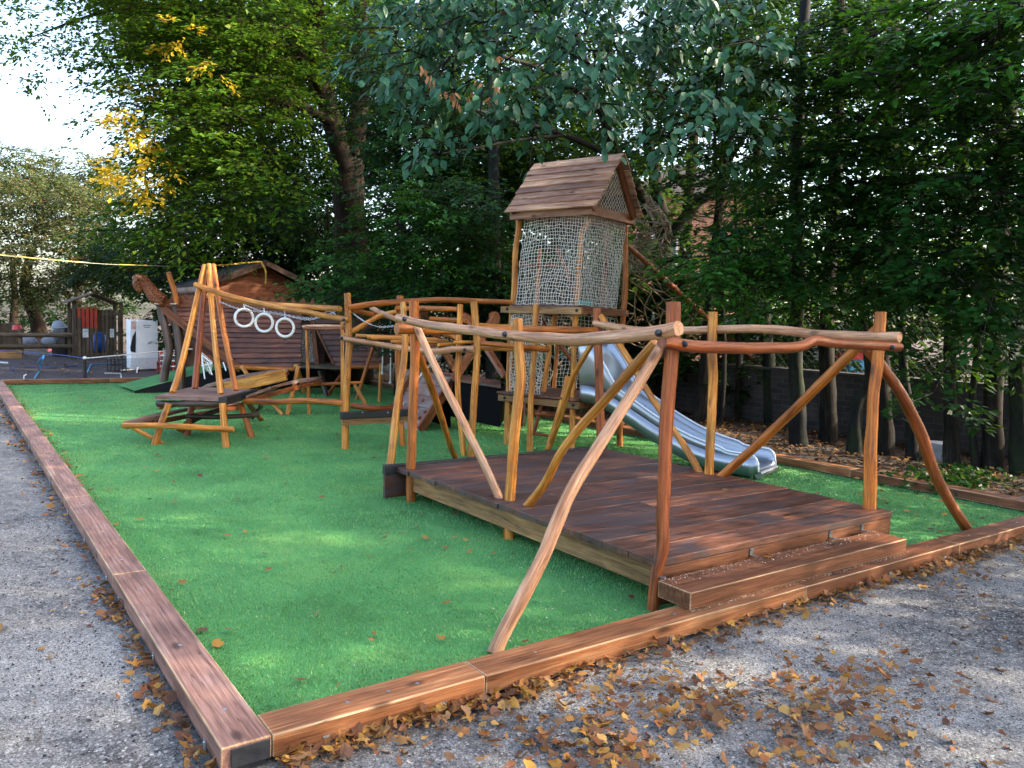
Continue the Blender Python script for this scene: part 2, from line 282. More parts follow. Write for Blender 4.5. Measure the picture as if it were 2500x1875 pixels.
# ------------------------------------------------------------------ mesh helpers
ORG = {}
class MB:
    def __init__(s): s.v = []; s.f = []; s.g = []; s.sm = []; s.t = []; s.ct = .5
    def new(s): s.ct = rnd.random()
    def add(s, vs, fs, gs, smooth=False):
        o = len(s.v); s.v += [tuple(map(float, x)) for x in vs]; s.g += [tuple(map(float, x)) for x in gs]
        s.t += [s.ct]*len(vs); s.f += [tuple(i+o for i in f) for f in fs]; s.sm += [smooth]*len(fs); return s
    def box(s, c, dx, dy, dz, ax=2, ay=None, off=None):
        """box about c with half-vectors dx, dy, dz; grain along the longest"""
        s.new(); c = np.array(c, float); H = [np.array(h, float) for h in (dx, dy, dz)]
        L = [np.linalg.norm(h) for h in H]; k = int(np.argmax(L)); a, b = [i for i in range(3) if i != k]
        o = np.array([rnd.uniform(-9, 9) for _ in range(3)]) if off is None else off
        vs, gs = [], []
        for i in (-1, 1):
            for j in (-1, 1):
                for l in (-1, 1):
                    vs.append(c+H[0]*i+H[1]*j+H[2]*l); q = [i*L[0], j*L[1], l*L[2]]; gs.append((q[a]+o[0], q[b]+o[1], q[k]+o[2]))
        return s.add(vs, [(0, 1, 3, 2), (4, 6, 7, 5), (0, 4, 5, 1), (2, 3, 7, 6), (0, 2, 6, 4), (1, 5, 7, 3)], gs)
    def bar(s, p0, p1, wd, th, up=(0, 0, 1)):
        """plank from p0 to p1, wd across, th along up"""
        p0, p1 = np.array(p0, float), np.array(p1, float); d = p1-p0; L = np.linalg.norm(d); d = d/L
        up = np.array(up, float); up = up-d*(up@d); up /= np.linalg.norm(up); sd = np.cross(d, up)
        return s.box((p0+p1)/2, sd*wd/2, up*th/2, d*L/2)
    def aabb(s, x0, x1, y0, y1, z0, z1):
        return s.box(((x0+x1)/2, (y0+y1)/2, (z0+z1)/2), ((x1-x0)/2, 0, 0), (0, (y1-y0)/2, 0), (0, 0, (z1-z0)/2))
    def prism(s, poly, ext, grain=None):
        """planar polygon poly swept by ext"""
        s.new(); P = [np.array(p, float) for p in poly]; e = np.array(ext, float); n = len(P)
        d = grain if grain is not None else P[1]-P[0]
        d = np.array(d, float)/np.linalg.norm(d); en = e/np.linalg.norm(e); sd = np.cross(d, en); o = np.array([rnd.uniform(-9, 9) for _ in range(3)])
        G = lambda q: (q@sd+o[0], q@en+o[1], q@d+o[2])
        vs = P+[p+e for p in P]; fs = [tuple(range(n)), tuple(range(2*n-1, n-1, -1))]
        s.add(vs, fs, [G(q) for q in vs])
        for i in range(n):
            j = (i+1) % n; q = [P[i], P[j], P[j]+e, P[i]+e]; s.add(q, [(3, 2, 1, 0)], [G(x) for x in q])
        return s
    def tube(s, pts, r, n=8, caps=True, knob=0., seg=0, flat=False):
        s.new(); P = [np.array(p, float) for p in pts]
        R = list(r) if hasattr(r, '__len__') else [r]*len(P)
        if seg and len(P) > 2:
            P, R = catmull(P, R, seg)
        elif seg:
            k = seg*2; P, R = [P[0]+(P[1]-P[0])*i/k for i in range(k+1)], [R[0]+(R[1]-R[0])*i/k for i in range(k+1)]
        m_ = len(P); T = []
        for i in range(m_):
            d = P[min(i+1, m_-1)]-P[max(i-1, 0)]; T.append(d/(np.linalg.norm(d)+1e-12))
        u = np.cross(T[0], (0, 0, 1)); u = u if np.linalg.norm(u) > .05 else np.cross(T[0], (0, 1, 0)); u /= np.linalg.norm(u)
        vs, gs, L = [], [], 0.; o = np.array([rnd.uniform(-9, 9) for _ in range(3)])
        ph = rnd.uniform(0, 6)
        for i in range(m_):
            if i: L += np.linalg.norm(P[i]-P[i-1])
            u = u-T[i]*(u@T[i]); u /= np.linalg.norm(u); w_ = np.cross(T[i], u)
            for k in range(n):
                a = 2*pi*k/n; rr = R[i]
                if knob: rr *= 1+knob*(.5*sin(2*a+ph+L*3)+.6*sin(a*3+ph*2+L*9)+.6*sin(L*14+ph+a)+rnd.uniform(-.35, .35))
                q = u*cos(a)*rr+w_*sin(a)*rr; vs.append(P[i]+q); gs.append((cos(a)*rr+o[0], sin(a)*rr+o[1], L+o[2]))
        fs = [(i*n+k, i*n+(k+1) % n, (i+1)*n+(k+1) % n, (i+1)*n+k) for i in range(m_-1) for k in range(n)]
        s.add(vs, fs, gs, not flat)
        if caps:
            for b, rev in ((0, 1), ((m_-1)*n, 0)):
                ring = vs[b:b+n]; f = tuple(range(n)); s.add(ring, [f[::-1] if rev else f], [(x[0]*.6, x[1]*.6, x[2]) for x in gs[b:b+n]])
        return s
    def ball(s, c, r, n=8, sc=(1, 1, 1)):
        c = np.array(c, float); vs, fs = [], []; h = n//2+1
        for i in range(h+1):
            t = pi*i/h
            for k in range(n): a = 2*pi*k/n; vs.append(c+np.array([sin(t)*cos(a)*sc[0], sin(t)*sin(a)*sc[1], cos(t)*sc[2]])*r)
        fs = [(i*n+k, (i+1)*n+k, (i+1)*n+(k+1) % n, i*n+(k+1) % n) for i in range(h) for k in range(n)]
        return s.add(vs, fs, [tuple(x) for x in vs], True)
    def build(s, name, mat, parent=None, bev=0., origin=None, edge=None):
        me = bpy.data.meshes.new(name); V_ = np.array(s.v, np.float32)
        o = np.array(origin, float) if origin is not None else np.array([(V_[:, 0].min()+V_[:, 0].max())/2, (V_[:, 1].min()+V_[:, 1].max())/2, V_[:, 2].min()])
        me.from_pydata((V_-o).tolist(), [], s.f)
        a = me.attributes.new('grain', 'FLOAT_VECTOR', 'POINT'); a.data.foreach_set('vector', np.array(s.g, np.float32).ravel())
        a = me.attributes.new('tint', 'FLOAT', 'POINT'); a.data.foreach_set('value', np.array(s.t, np.float32))
        me.polygons.foreach_set('use_smooth', np.array(s.sm, bool)); me.materials.append(mat)
        return place(name, me, o, parent, bev, edge)
def place(name, me, o, parent=None, bev=0., edge=None):
    ob = bpy.data.objects.new(name, me); C.objects.link(ob)
    po = ORG.get(parent.name, np.zeros(3)) if parent else np.zeros(3)
    ob.location = tuple(np.array(o)-po); ORG[ob.name] = np.array(o, float)
    if parent: ob.parent = parent
    if bev and edge: me.materials.append(M[edge])
    if bev:
        b = ob.modifiers.new('bevel', 'BEVEL'); b.width = bev; b.segments = 2; b.limit_method = 'ANGLE'
        if edge: b.material = 1
    return ob
def catmull(P, R, seg):
    o, q = [], []; n = len(P); R = np.array(R, float)
    for i in range(n-1):
        p0, p1, p2, p3 = P[max(i-1, 0)], P[i], P[i+1], P[min(i+2, n-1)]
        for k in range(seg):
            t = k/seg; o.append(.5*((2*p1)+(-p0+p2)*t+(2*p0-5*p1+4*p2-p3)*t*t+(-p0+3*p1-3*p2+p3)*t**3)); q.append(R[i]*(1-t)+R[i+1]*t)
    return o+[P[-1]], q+[R[-1]]
def tag(o, label=None, cat=None, group=None, kind=None):
    if label: o['label'] = label
    if cat: o['category'] = cat
    if group: o['group'] = group
    if kind: o['kind'] = kind
    return o
def thing(name, loc, label, cat, group=None):
    o = bpy.data.objects.new(name, None); C.objects.link(o); o.empty_display_size = .2
    o.location = tuple(map(float, loc)); ORG[o.name] = np.array(loc, float); return tag(o, label, cat, group)
def V3(*a): return np.array(a, float)

def log(parent, name, pts, r0, r1=None, mat='honey', bend=.012, n=10, knob=.05, seg=6):
    """a peeled round pole with slight bends and knots"""
    P = [np.array(p, float) for p in pts]; r1 = r0 if r1 is None else r1
    if len(P) == 2:
        d = P[1]-P[0]; L = np.linalg.norm(d); k = max(2, int(L/.45)); Q = []
        for i in range(k+1):
            q = P[0]+d*i/k
            if 0 < i < k: q = q+np.array([rnd.gauss(0, 1), rnd.gauss(0, 1), rnd.gauss(0, 1)*.5])*bend*min(1, L)
            Q.append(q)
        P = Q
    k = len(P); R = [(r0+(r1-r0)*i/(k-1))*rnd.uniform(.95, 1.05) for i in range(k)]
    return MB().tube(P, R, n, True, knob, seg).build(name, M[mat], parent)
def bolt(parent, c, d, r=.02):
    d = np.array(d, float)/np.linalg.norm(d); c = np.array(c, float)
    return MB().tube([c-d*.02, c, c+d*.012, c+d*.022], [r*1.1, r*1.1, r*.85, r*.35], 10).build('bolt_cap', M['bolt'], parent)

# ------------------------------------------------------------------ foliage helpers
def leafmesh(name, pos, dirs, nor, size, mat, parent=None, wid=.55, fold=.25, six=False, curl=0., origin=None):
    pos, dirs, nor, size = [np.asarray(a, np.float32) for a in (pos, dirs, nor, size)]
    k = len(pos)
    dirs = dirs/(np.linalg.norm(dirs, axis=1, keepdims=True)+1e-9)
    sd = np.cross(dirs, nor); sd /= (np.linalg.norm(sd, axis=1, keepdims=True)+1e-9); up = np.cross(sd, dirs)
    S = size[:, None]
    if six:
        w_ = wid*.5
        vs = np.stack([pos, pos+(dirs*.28+sd*w_*.9+up*fold*w_)*S, pos+(dirs*.66+sd*w_*.8+up*(fold*w_-curl))*S, pos+(dirs*1.0-up*curl*2)*S,
                       pos+(dirs*.66-sd*w_*.8+up*(fold*w_-curl))*S, pos+(dirs*.28-sd*w_*.9+up*fold*w_)*S], 1).reshape(-1, 3)
        nv = 6; fc = np.array([[0, 1, 2, 3], [0, 3, 4, 5]])
    else:
        w_ = wid*.5
        vs = np.stack([pos, pos+(dirs*.45+sd*w_+up*fold*w_)*S, pos+dirs*S, pos+(dirs*.45-sd*w_+up*fold*w_)*S], 1).reshape(-1, 3)
        nv = 4; fc = np.array([[0, 1, 2], [0, 2, 3]])
    fl = (fc[None]+(np.arange(k)*nv)[:, None, None]).reshape(-1)
    q = fc.shape[1]; nf = k*2
    o = np.array(origin if origin is not None else pos.mean(0), np.float32)
    me = bpy.data.meshes.new(name); me.vertices.add(k*nv); me.vertices.foreach_set('co', (vs-o).astype(np.float32).ravel())
    me.loops.add(len(fl)); me.loops.foreach_set('vertex_index', fl.astype(np.int32))
    me.polygons.add(nf); me.polygons.foreach_set('loop_start', (np.arange(nf)*q).astype(np.int32)); me.polygons.foreach_set('loop_total', np.full(nf, q, np.int32))
    me.update(); me.validate(); me.materials.append(mat)
    return place(name, me, o, parent)
def sprays(rg, clusters, per_m3, nleaf, slen, axis_xy=None, droop=.35, leaf=.1, shell=.5, flat=.35, hang=0., face=None, nr=.27, dr=.25):
    """layered leaf sprays filling ellipsoids; returns leaf pos, dir, normal, size and the spray stems"""
    Ps, Ds, Ns, Ss, stems = [], [], [], [], []
    for (c, r) in clusters:
        c = np.array(c, float); r = np.array(r, float); vol = 4.19*r[0]*r[1]*r[2]; k = max(3, int(per_m3*vol))
        d = rg.normal(size=(k, 3)); d /= np.linalg.norm(d, axis=1, keepdims=True); rr = rg.uniform(size=(k, 1))**(1/3*(1-shell)+.02)
        rr *= 1+.16*np.sin(d[:, :1]*5+c[0]*3)*np.cos(d[:, 2:]*6+c[1])+rg.normal(size=(k, 1))*.08
        B = c+d*r*rr
        ax = np.array(axis_xy) if axis_xy is not None else c[:2]
        out = np.zeros((k, 3)); out[:, :2] = B[:, :2]-ax; out /= (np.linalg.norm(out, axis=1, keepdims=True)+1e-6)
        out = out*.6+d*.5+rg.normal(size=(k, 3))*.45
        if face is not None: out += np.array(face)*.35
        out[:, 2] = out[:, 2]*.35-droop*rg.uniform(.2, 1.3, k); out /= np.linalg.norm(out, axis=1, keepdims=True)
        L = slen*rg.uniform(.6, 1.25, k)
        sd = np.cross(out, (0, 0, 1.)); sd /= np.linalg.norm(sd, axis=1, keepdims=True)+1e-9
        t = rg.uniform(.02, 1, (k, nleaf)); lat = rg.uniform(-1, 1, (k, nleaf))*(.42-.22*t)*L[:, None]
        vz = rg.normal(size=(k, nleaf))*flat*.18*L[:, None]-np.abs(lat)*.25-(t**2)*L[:, None]*.18
        P = B[:, None]+out[:, None]*(t*L[:, None])[..., None]+sd[:, None]*lat[..., None]; P[..., 2] += vz
        D = out[:, None]*.7+sd[:, None]*(np.sign(lat)*.8)[..., None]+rg.normal(size=(k, nleaf, 3))*dr; D[..., 2] -= .2+hang
        Nn = rg.normal(size=(k, nleaf, 3))*nr; Nn[..., 2] += .85; Nn[..., :2] += out[:, None, :2]*(.25+hang*.6)
        Ps.append(P.reshape(-1, 3)); Ds.append(D.reshape(-1, 3)); Ns.append(Nn.reshape(-1, 3)); Ss.append(leaf*rg.uniform(.6, 1.2, k*nleaf))
        for i in range(0, k, max(1, k//60)): stems.append((B[i]-out[i]*L[i]*.3, B[i]+out[i]*L[i]*.5+V3(0, 0, -.05*L[i]), B[i]+out[i]*L[i]*.95+V3(0, 0, -.15*L[i])))
    return np.concatenate(Ps), np.concatenate(Ds), np.concatenate(Ns), np.concatenate(Ss), stems
def ell(u, v, dep, ru, rv, rd):           # crown lobe: where it stands in the photograph, its distance and half-sizes
    k = dep/F; return (PD(u, v, dep), (max(ru*k, rd*.6) if False else ru*k, rd, rv*k))
def ells(lst):                             # lobes turned to lie across the view: half-widths along x and y from across and along view
    o = []
    for (u, v, dep, ru, rv, rd) in lst:
        k = dep/F; a, b = ru*k, rd
        rx = math.hypot(a*RT[0], b*FW[0]); ry = math.hypot(a*RT[1], b*FW[1]); o.append((PD(u, v, dep), (rx, ry, rv*k)))
    return o
def tree(name, label, trunk, lobes, mat, bark, seed, leaf=.1, per=6., nleaf=40, slen=.7, limbs=(), group=None, cat='tree', six=False, **kw):
    """trunk: list of (point, radius); limbs: lists of (point, radius)"""
    base = trunk[0][0]; t = thing(name, base, label, cat, group); rg = np.random.default_rng(seed)
    MB().tube([p for p, r in trunk], [r for p, r in trunk], 12, True, .07, 5).build('trunk', M[bark], t)
    P, D, N_, S, stems = sprays(rg, lobes, per, nleaf, slen, axis_xy=np.array(trunk[-1][0])[:2], leaf=leaf, **kw)
    leafmesh('crown', P, D, N_, S, M[mat], t, six=six)
    tw = MB()
    for l in limbs: tw.tube([p for p, r in l], [r for p, r in l], 8, True, .06, 5)
    for a, b, c in stems: tw.tube([a, b, c], [.012, .007, .003], 4, False)
    tw.build('branches', M[bark], t)
    return t

# ================================================================== THE SETTING
def sheet(name, x0, x1, y0, y1, z, mat, n=1):
    me = bpy.data.meshes.new(name); me.from_pydata([(x0, y0, z), (x1, y0, z), (x1, y1, z), (x0, y1, z)], [], [(0, 1, 2, 3)]); me.materials.append(mat)
    return tag(place(name, me, (0, 0, 0)), kind='structure')
sheet('ground', -400, 400, -400, 400, -.03, M['soil'])
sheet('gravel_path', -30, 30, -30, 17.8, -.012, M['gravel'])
sheet('soil_bed', 7.9, 13, -8, 17.8, .012, M['soil'])
sheet('asphalt_court', -30, 8.6, 17.82, 31.5, -.005, M['asphalt'])
sheet('turf', .1, 7.9, .1, 17.7, .004, M['turf'])

# sleeper edging
def edging(label, segs, mats, w=.19, z0=.018, z1=.11):
    """segs: runs of sleepers (start, end) along the inside-left edge line"""
    t = thing('timber_edging', (*segs[0][0], 0), label, 'edging', 'timber edging round the turf')
    for k, (a, b) in enumerate(segs):
        a, b = V3(*a, 0), V3(*b, 0); d = (b-a)/np.linalg.norm(b-a); nrm = V3(-d[1], d[0], 0)
        c = (a+b)/2+nrm*w/2; c[2] = (z0+z1)/2
        o = MB().box(c, (b-a)/2-d*.0025, nrm*w/2, (0, 0, (z1-z0)/2)).build('sleeper', M[mats[k % len(mats)]], t, .006, edge='worn')
        MB().box(c+V3(0, 0, -.055), (b-a)/2-d*.02, nrm*(w/2-.014), (0, 0, .018)).build('gap_shade', M['rubber'], t)  # dark strip standing in for the shade in the gap underneath
        L = np.linalg.norm(b-a)
        for s_ in (.22, L*.5, L-.22):
            q = a+d*s_; e = -nrm*.0035
            br = MB(); br.box(q+e+V3(0, 0, .022), d*.014, nrm*.0015, (0, 0, .026)); br.ball(q+e*1.5+V3(0, 0, .036), .005, 6)
            br.build('bracket', M['galv'], t)
        for s_ in (.35, L*.55, L-.3):
            MB().tube([a+d*s_+nrm*w*.5+V3(0, 0, z1-.004), a+d*s_+nrm*w*.5+V3(0, 0, z1+.0015)], .009, 10).build('screw', M['galv'], t)
    return t
tag(MB().aabb(.035, .182, -.008, -.0035, .026, .102).build('end_cap', M['rubber'], None, .002), 'thin black plate over the end of the corner sleeper nearest the camera', 'end plate')  # thin black plate laid over the sleeper's end face
yl = PX(271, 1404, .11)[1]; ys = [0, yl]
while ys[-1] < 17: ys.append(min(ys[-1]+2.38, 17.7))
# left run: inside is +x, so go from far to near
edging('long brown sleeper edging between the turf and the gravel, with pinkish worn tops', [((0, ys[i+1]), (0, ys[i])) for i in range(len(ys)-1)], ['sleeper'])
fx = [.19, PX(1185, 1649, .11)[0], PX(1961, 1430, .11)[0], 5.55, 7.75]
edging('warm brown sleeper edging in front of the deck step, leaves piled along it', [((fx[i], 0), (fx[i+1], 0)) for i in range(4)], ['sleeper_f', 'sleeper_f', 'step', 'step'])
ry = [0, 2.3, 4.7, 7.1, 9.5, 11.9, 14.3, 17.7]
edging('reddish sleeper edging along the soil bed under the trees behind the slide', [((7.96+.01*ry[i], ry[i]), (7.96+.01*ry[i+1], ry[i+1])) for i in range(7)], ['step', 'sleeper_f'])
edging('orange brown sleeper edging at the far end of the turf before the dark court', [((x1, 17.72), (x0, 17.72)) for x0, x1 in ((.0, 2.3), (2.3, 4.7), (4.7, 7.9))][::-1], ['sleeper_f'])

# ================================================================== THE DECK
deck = thing('deck_platform', (3.98, 2.1, 0), 'low dark planked deck with pole handrails and a step, nearest the gravel', 'deck')
ZD = .31
mb = MB(); yb = np.linspace(.40, 3.80, 15)
for i in range(14):
    e0, e1 = 2.66+rnd.uniform(-.012, .012), 5.29+rnd.uniform(-.01, .01)
    if i % 3 == 1:
        xj = rnd.uniform(3.4, 4.6); mb.aabb(e0, xj-.001, yb[i]+.003, yb[i+1]-.003, ZD-.045, ZD+rnd.uniform(-.002, .002)); mb.aabb(xj+.001, e1, yb[i]+.003, yb[i+1]-.003, ZD-.045, ZD+rnd.uniform(-.002, .002))
    else: mb.aabb(e0, e1, yb[i]+.003, yb[i+1]-.003, ZD-.045, ZD+rnd.uniform(-.002, .002))
mb.build('deck_boards', M['deck'], deck, .004)
MB().aabb(2.74, 2.79, .44, 3.76, .10, ZD-.047).build('edge_beam', M['beam'], deck, .004)
MB().aabb(5.16, 5.21, .44, 3.76, .10, ZD-.047).build('edge_beam', M['beam'], deck, .004)
mj = MB()
for y in (1.2, 2.0, 2.8): mj.aabb(2.8, 5.15, y, y+.05, .10, ZD-.047)
mj.build('joists', M['beam'], deck)
MB().aabb(2.68, 5.27, .405, .445, .022, ZD-.048).build('riser', M['step'], deck, .004)
MB().aabb(2.545, 5.32, 3.803, 3.845, .02, ZD+.005).build('end_beam', M['deck'], deck, .004)
MB().aabb(2.54, 5.325, 3.80, 3.86, ZD-.07, ZD+.022).build('rubber_strip', M['rubber'], deck, .006)
sx1 = PX(2225, 1319, .21)[0]
stp = MB().aabb(2.62, sx1, .09, .345, .112, .212).build('step', M['step'], deck, .006, edge='worn')
for x in (2.68, 3.55, 4.45, 4.86):
    b = MB(); b.aabb(x-.016, x+.016, .397, .403, .214, .262); b.aabb(x-.016, x+.016, .352, .396, .2135, .217); b.ball((x, .394, .25), .005, 6); b.build('bracket', M['wire'], stp)
def atd(base, *px): D = DEP(base); return [PD(u, v, D) for u, v in px]
A, B_, Cc, D_, E_, F_ = V3(2.71, 3.66, 0), V3(2.80, 2.14, 0), V3(2.65, .42, 0), V3(5.20, .53, .2), V3(5.17, 2.17, .2), V3(5.27, 3.87, 0)
log(deck, 'post', atd(A, (1003, 1228), (1004, 1100), (1010, 950), (1013, 850), (1010, 736)), .044, .047, 'amber', n=12)
log(deck, 'post', atd(B_, (1242, 1318), (1246, 1200), (1257, 1050), (1270, 930), (1266, 850), (1263, 778)), .041, .041, 'honey', n=12)
log(deck, 'post', atd(Cc, (1593, 1492), (1603, 1400), (1618, 1330), (1619, 1240), (1628, 1016), (1641, 853), (1645, 738)), .037, .043, 'red_log', n=12)
log(deck, 'post', atd(D_, (2122, 1280), (2123, 1244), (2125, 1118), (2129, 1040), (2133, 959), (2143, 878), (2149, 762)), .052, .045, 'amber', n=12)
log(deck, 'post', atd(E_, (1732, 1180), (1731, 1158), (1736, 1040), (1741, 930), (1738, 850), (1741, 762)), .044, .046, 'honey', n=12)
log(deck, 'post', atd(F_, (1467, 1130), (1467, 1093), (1462, 900), (1457, 752)), .05, .05, 'red_log', n=12)
# handrails
def xplane(x, *px): return [PV(u, v, (x, 0), (0, 1)) for u, v in px]
def yplane(y, *px): return [PV(u, v, (0, y), (1, 0)) for u, v in px]
log(deck, 'rail', xplane(2.57, (972, 776), (1040, 792), (1130, 803), (1200, 813), (1290, 823), (1400, 829), (1500, 823), (1600, 812), (1657, 801)), .036, .043, 'pale_log', n=12, knob=.07)
log(deck, 'rail', yplane(.335, (1616, 836), (1700, 846), (1850, 850), (1950, 846), (1990, 832), (2060, 840), (2195, 847)), .036, .034, 'red_log', n=12)
log(deck, 'rail', xplane(5.27, (1452, 789), (1560, 806), (1700, 806), (1860, 803), (1990, 816), (2110, 822), (2196, 823)), .038, .042, 'pale_log', n=12)
log(deck, 'rail', yplane(3.74, (968, 802), (1100, 806), (1300, 806), (1452, 806)), .05, .036, 'amber', n=12)
bolt(deck, xplane(2.525, (987, 779))[0], (-1, -.3, 0)); bolt(deck, xplane(2.525, (1232, 816))[0], (-1, -.3, 0)); bolt(deck, xplane(2.522, (1607, 813))[0], (-1, -.3, 0))
bolt(deck, yplane(.298, (1672, 840))[0], (-.2, -1, 0), .019); bolt(deck, yplane(.298, (2178, 848))[0], (-.2, -1, 0), .018)
# braces: (start, end) known in space
def mid(p, q, *px):
    """bend a brace so that it passes where it is seen, at its own distance"""
    p, q = np.array(p), np.array(q); o = [p]; a, b = PJ(p), PJ(q)
    for i, (u, v) in enumerate(px):
        t = ((np.array((u, v))-a)@(b-a))/((b-a)@(b-a)); dp, dq = DEP(p), DEP(q); o.append(PD(u, v, 1/((1-t)/dp+t/dq)))
    return o+[q]
tA, tB, tC = PD(1018, 800, DEP(A)-.05), PD(1236, 1262, DEP(B_)-.02), PD(1602, 838, DEP(Cc)+.12)
log(deck, 'brace', mid(tA, tB, (1060, 890), (1120, 1010), (1190, 1150)), .036, .034, 'pale_log', n=12)
log(deck, 'brace', mid(PD(1601, 836, DEP(Cc)+.25), PD(1256, 1267, DEP(B_)-.05), (1540, 905), (1470, 985), (1415, 1045), (1370, 1105), (1330, 1180), (1296, 1226)), .033, .033, 'honey', n=12)
log(deck, 'brace', mid(PD(1620, 832, DEP(Cc)+.06), PX(1207, 1598, 0), (1604, 862), (1569, 920), (1491, 1044), (1406, 1177), (1359, 1278), (1327, 1357), (1280, 1448), (1225, 1556)), .034, .042, 'pale_log', n=14)
log(deck, 'brace', mid(PD(2118, 850, DEP(D_)+.05), PX(2364, 1296, 0), (2160, 905), (2190, 947), (2222, 1004), (2247, 1057), (2283, 1158), (2320, 1228)), .045, .047, 'red_log', n=12)
log(deck, 'brace', mid(PD(2150, 795, DEP(D_)+.1), PD(1755, 1168, DEP(E_)-.05), (2070, 870), (1960, 980), (1850, 1085)), .04, .042, 'amber', n=12)
log(deck, 'brace', mid(PD(1467, 772, DEP(F_)-.05), PD(1708, 1158, DEP(E_)+.1), (1530, 870), (1600, 985), (1665, 1080), (1690, 1120)), .034, .036, 'honey', n=12)
log(deck, 'brace', mid(PD(1447, 836, DEP(F_)+.1), PX(1336, 1104, 0), (1400, 920), (1370, 1010)), .034, .038, 'honey')
log(deck, 'brace', mid(PD(1012, 850, DEP(A)+.1), PX(1113, 1122, 0), (1040, 910), (1075, 1010), (1100, 1090)), .036, .036, 'amber')

# ================================================================== LOG WALKWAY BEHIND THE DECK
fr = thing('log_frame', (4.3, 6.0, 0), 'climbing frame of peeled orange poles and stick rungs between the deck and the tower', 'climbing frame')
Pp, Q, R_, T_, U_, W_ = PX(842, 1096), PX(953, 1139), PX(982, 1088), PX(1133, 1113), PX(1149, 1118), PX(1303, 1102)
log(fr, 'post', atd(Pp, (842, 1098), (845, 950), (852, 850), (850, 770), (848, 716)), .048, .045, 'honey')
log(fr, 'post', mid(Q, PD(984, 740, DEP(Q)+.7), (968, 1000), (988, 860)), .05, .038, 'honey')
log(fr, 'post', atd(R_, (982, 1090), (975, 960), (972, 850), (977, 722)), .042, .045, 'amber')
log(fr, 'post', atd(T_, (1133, 1115), (1118, 960), (1120, 850), (1124, 743)), .036, .038, 'honey')
log(fr, 'post', atd(U_, (1150, 1120), (1158, 960), (1165, 860), (1157, 737)), .044, .046, 'honey')
log(fr, 'post', atd(W_, (1293, 1106), (1296, 980), (1304, 860), (1308, 743)), .042, .039, 'honey')
zc = PV(842, 1028, (0, Pp[1]-.07), (1, 0))
x0, x1 = PV(829, 1020, (0, Pp[1]-.07), (1, 0)), PV(996, 1020, (0, Pp[1]-.07), (1, 0))
MB().aabb(x0[0]+.03, x1[0]-.02, Pp[1]-.095, Pp[1]-.05, x0[2]-.10, x0[2]-.005).build('cross_beam', M['beam'], fr, .004)
MB().aabb(x0[0]+.01, x1[0], Pp[1]-.11, Pp[1]-.04, x0[2]-.02, x0[2]+.075).build('rubber_edge', M['rubber'], fr, .012)
for u in (885, 947): MB().ball(PV(u, 1007, (0, Pp[1]-.11), (1, 0)), .011, 8).build('screw_head', M['galv'], fr)
# ladder of rungs at head height
b0, b1 = PD(833, 825, DEP(Pp)-.06), PD(1158, 853, DEP(U_)-.06)
log(fr, 'beam', mid(b0, b1, (910, 838), (985, 850), (1060, 858), (1110, 852)), .032, .046, 'pale_log')
bolt(fr, b0+V3(-.02, -.05, 0), (-.6, -.8, 0), .02); bolt(fr, PD(1134, 854, DEP(U_)-.12), (-.5, -.85, 0), .02)
for k, (u, v, u2, v2) in enumerate(((868, 819, 1060, 829), (897, 823, 1068, 828), (905, 826, 1094, 832), (955, 834, 1105, 838), (1070, 842, 1134, 838), (1108, 835, 1230, 839))):
    d0 = DEP(Pp)-.06-(u-842)/316*(DEP(Pp)-DEP(U_)) if k < 5 else DEP(U_)-.02
    log(fr, 'rung', [PD(u, v, d0-.05), PD((u+u2)/2, (v+v2)/2-1, d0+.15), PD(u2, v2, d0+.35)], .021, .019, 'honey', n=8)
log(fr, 'beam', [PD(1165, 838, DEP(U_)+.03), PD(1250, 845, DEP(U_)-.05), PD(1336, 853, DEP(W_)-.12)], .03, .042, 'amber')
log(fr, 'beam', [PD(1168, 850, DEP(U_)+.45), PD(1250, 853, DEP(U_)+.4), PD(1300, 856, DEP(W_)+.3)], .028, .03, 'honey')
# top rails
log(fr, 'rail', [PD(845, 752, DEP(Pp)-.04), PD(900, 744, DEP(R_)-.2), PD(970, 737, DEP(R_)-.07), PD(1077, 732, DEP(R_)+.1), PD(1160, 735, DEP(R_)+.15), PD(1250, 738, DEP(R_)+.25)], .042, .036, 'amber')
log(fr, 'rail', [PD(968, 753, DEP(R_)-.06), PD(1040, 753, DEP(T_)+.3), PD(1118, 755, DEP(T_)+.02)], .034, .034, 'amber')
log(fr, 'rail', [PD(1050, 778, DEP(T_)+.6), PD(1100, 781, DEP(T_)+.5), PD(1140, 784, DEP(U_)+.4)], .03, .03, 'amber')
log(fr, 'rail', [PD(1165, 795, DEP(U_)+.15), PD(1300, 801, DEP(W_)+.05), PD(1455, 806, DEP(F_)+.5)], .036, .036, 'honey')
log(fr, 'brace', [PD(838, 822, DEP(Pp)+.1), PD(880, 798, DEP(Pp)), PD(925, 772, DEP(R_)), PD(970, 760, DEP(R_)-.05)], .032, .032, 'honey')
log(fr, 'brace', [PD(858, 757, DEP(Pp)+.05), PD(910, 768, DEP(Pp)+.5), PD(965, 776, DEP(Pp)+1)], .036, .036, 'amber')
log(fr, 'brace', [PD(907, 752, DEP(R_)+.2), PD(940, 768, DEP(R_)), PD(975, 782, DEP(R_)-.15)], .034, .034, 'pale_log')
log(fr, 'brace', [PD(1085, 815, DEP(T_)+.3), PD(1105, 820, DEP(T_)+.15), PD(1120, 830, DEP(T_)+.05)], .036, .036, 'amber')
log(fr, 'low_beam', [PD(858, 990, DEP(Pp)+.05), PD(910, 996, DEP(Pp)+.05), PD(965, 997, DEP(R_)+.1)], .04, .038, 'red_log')

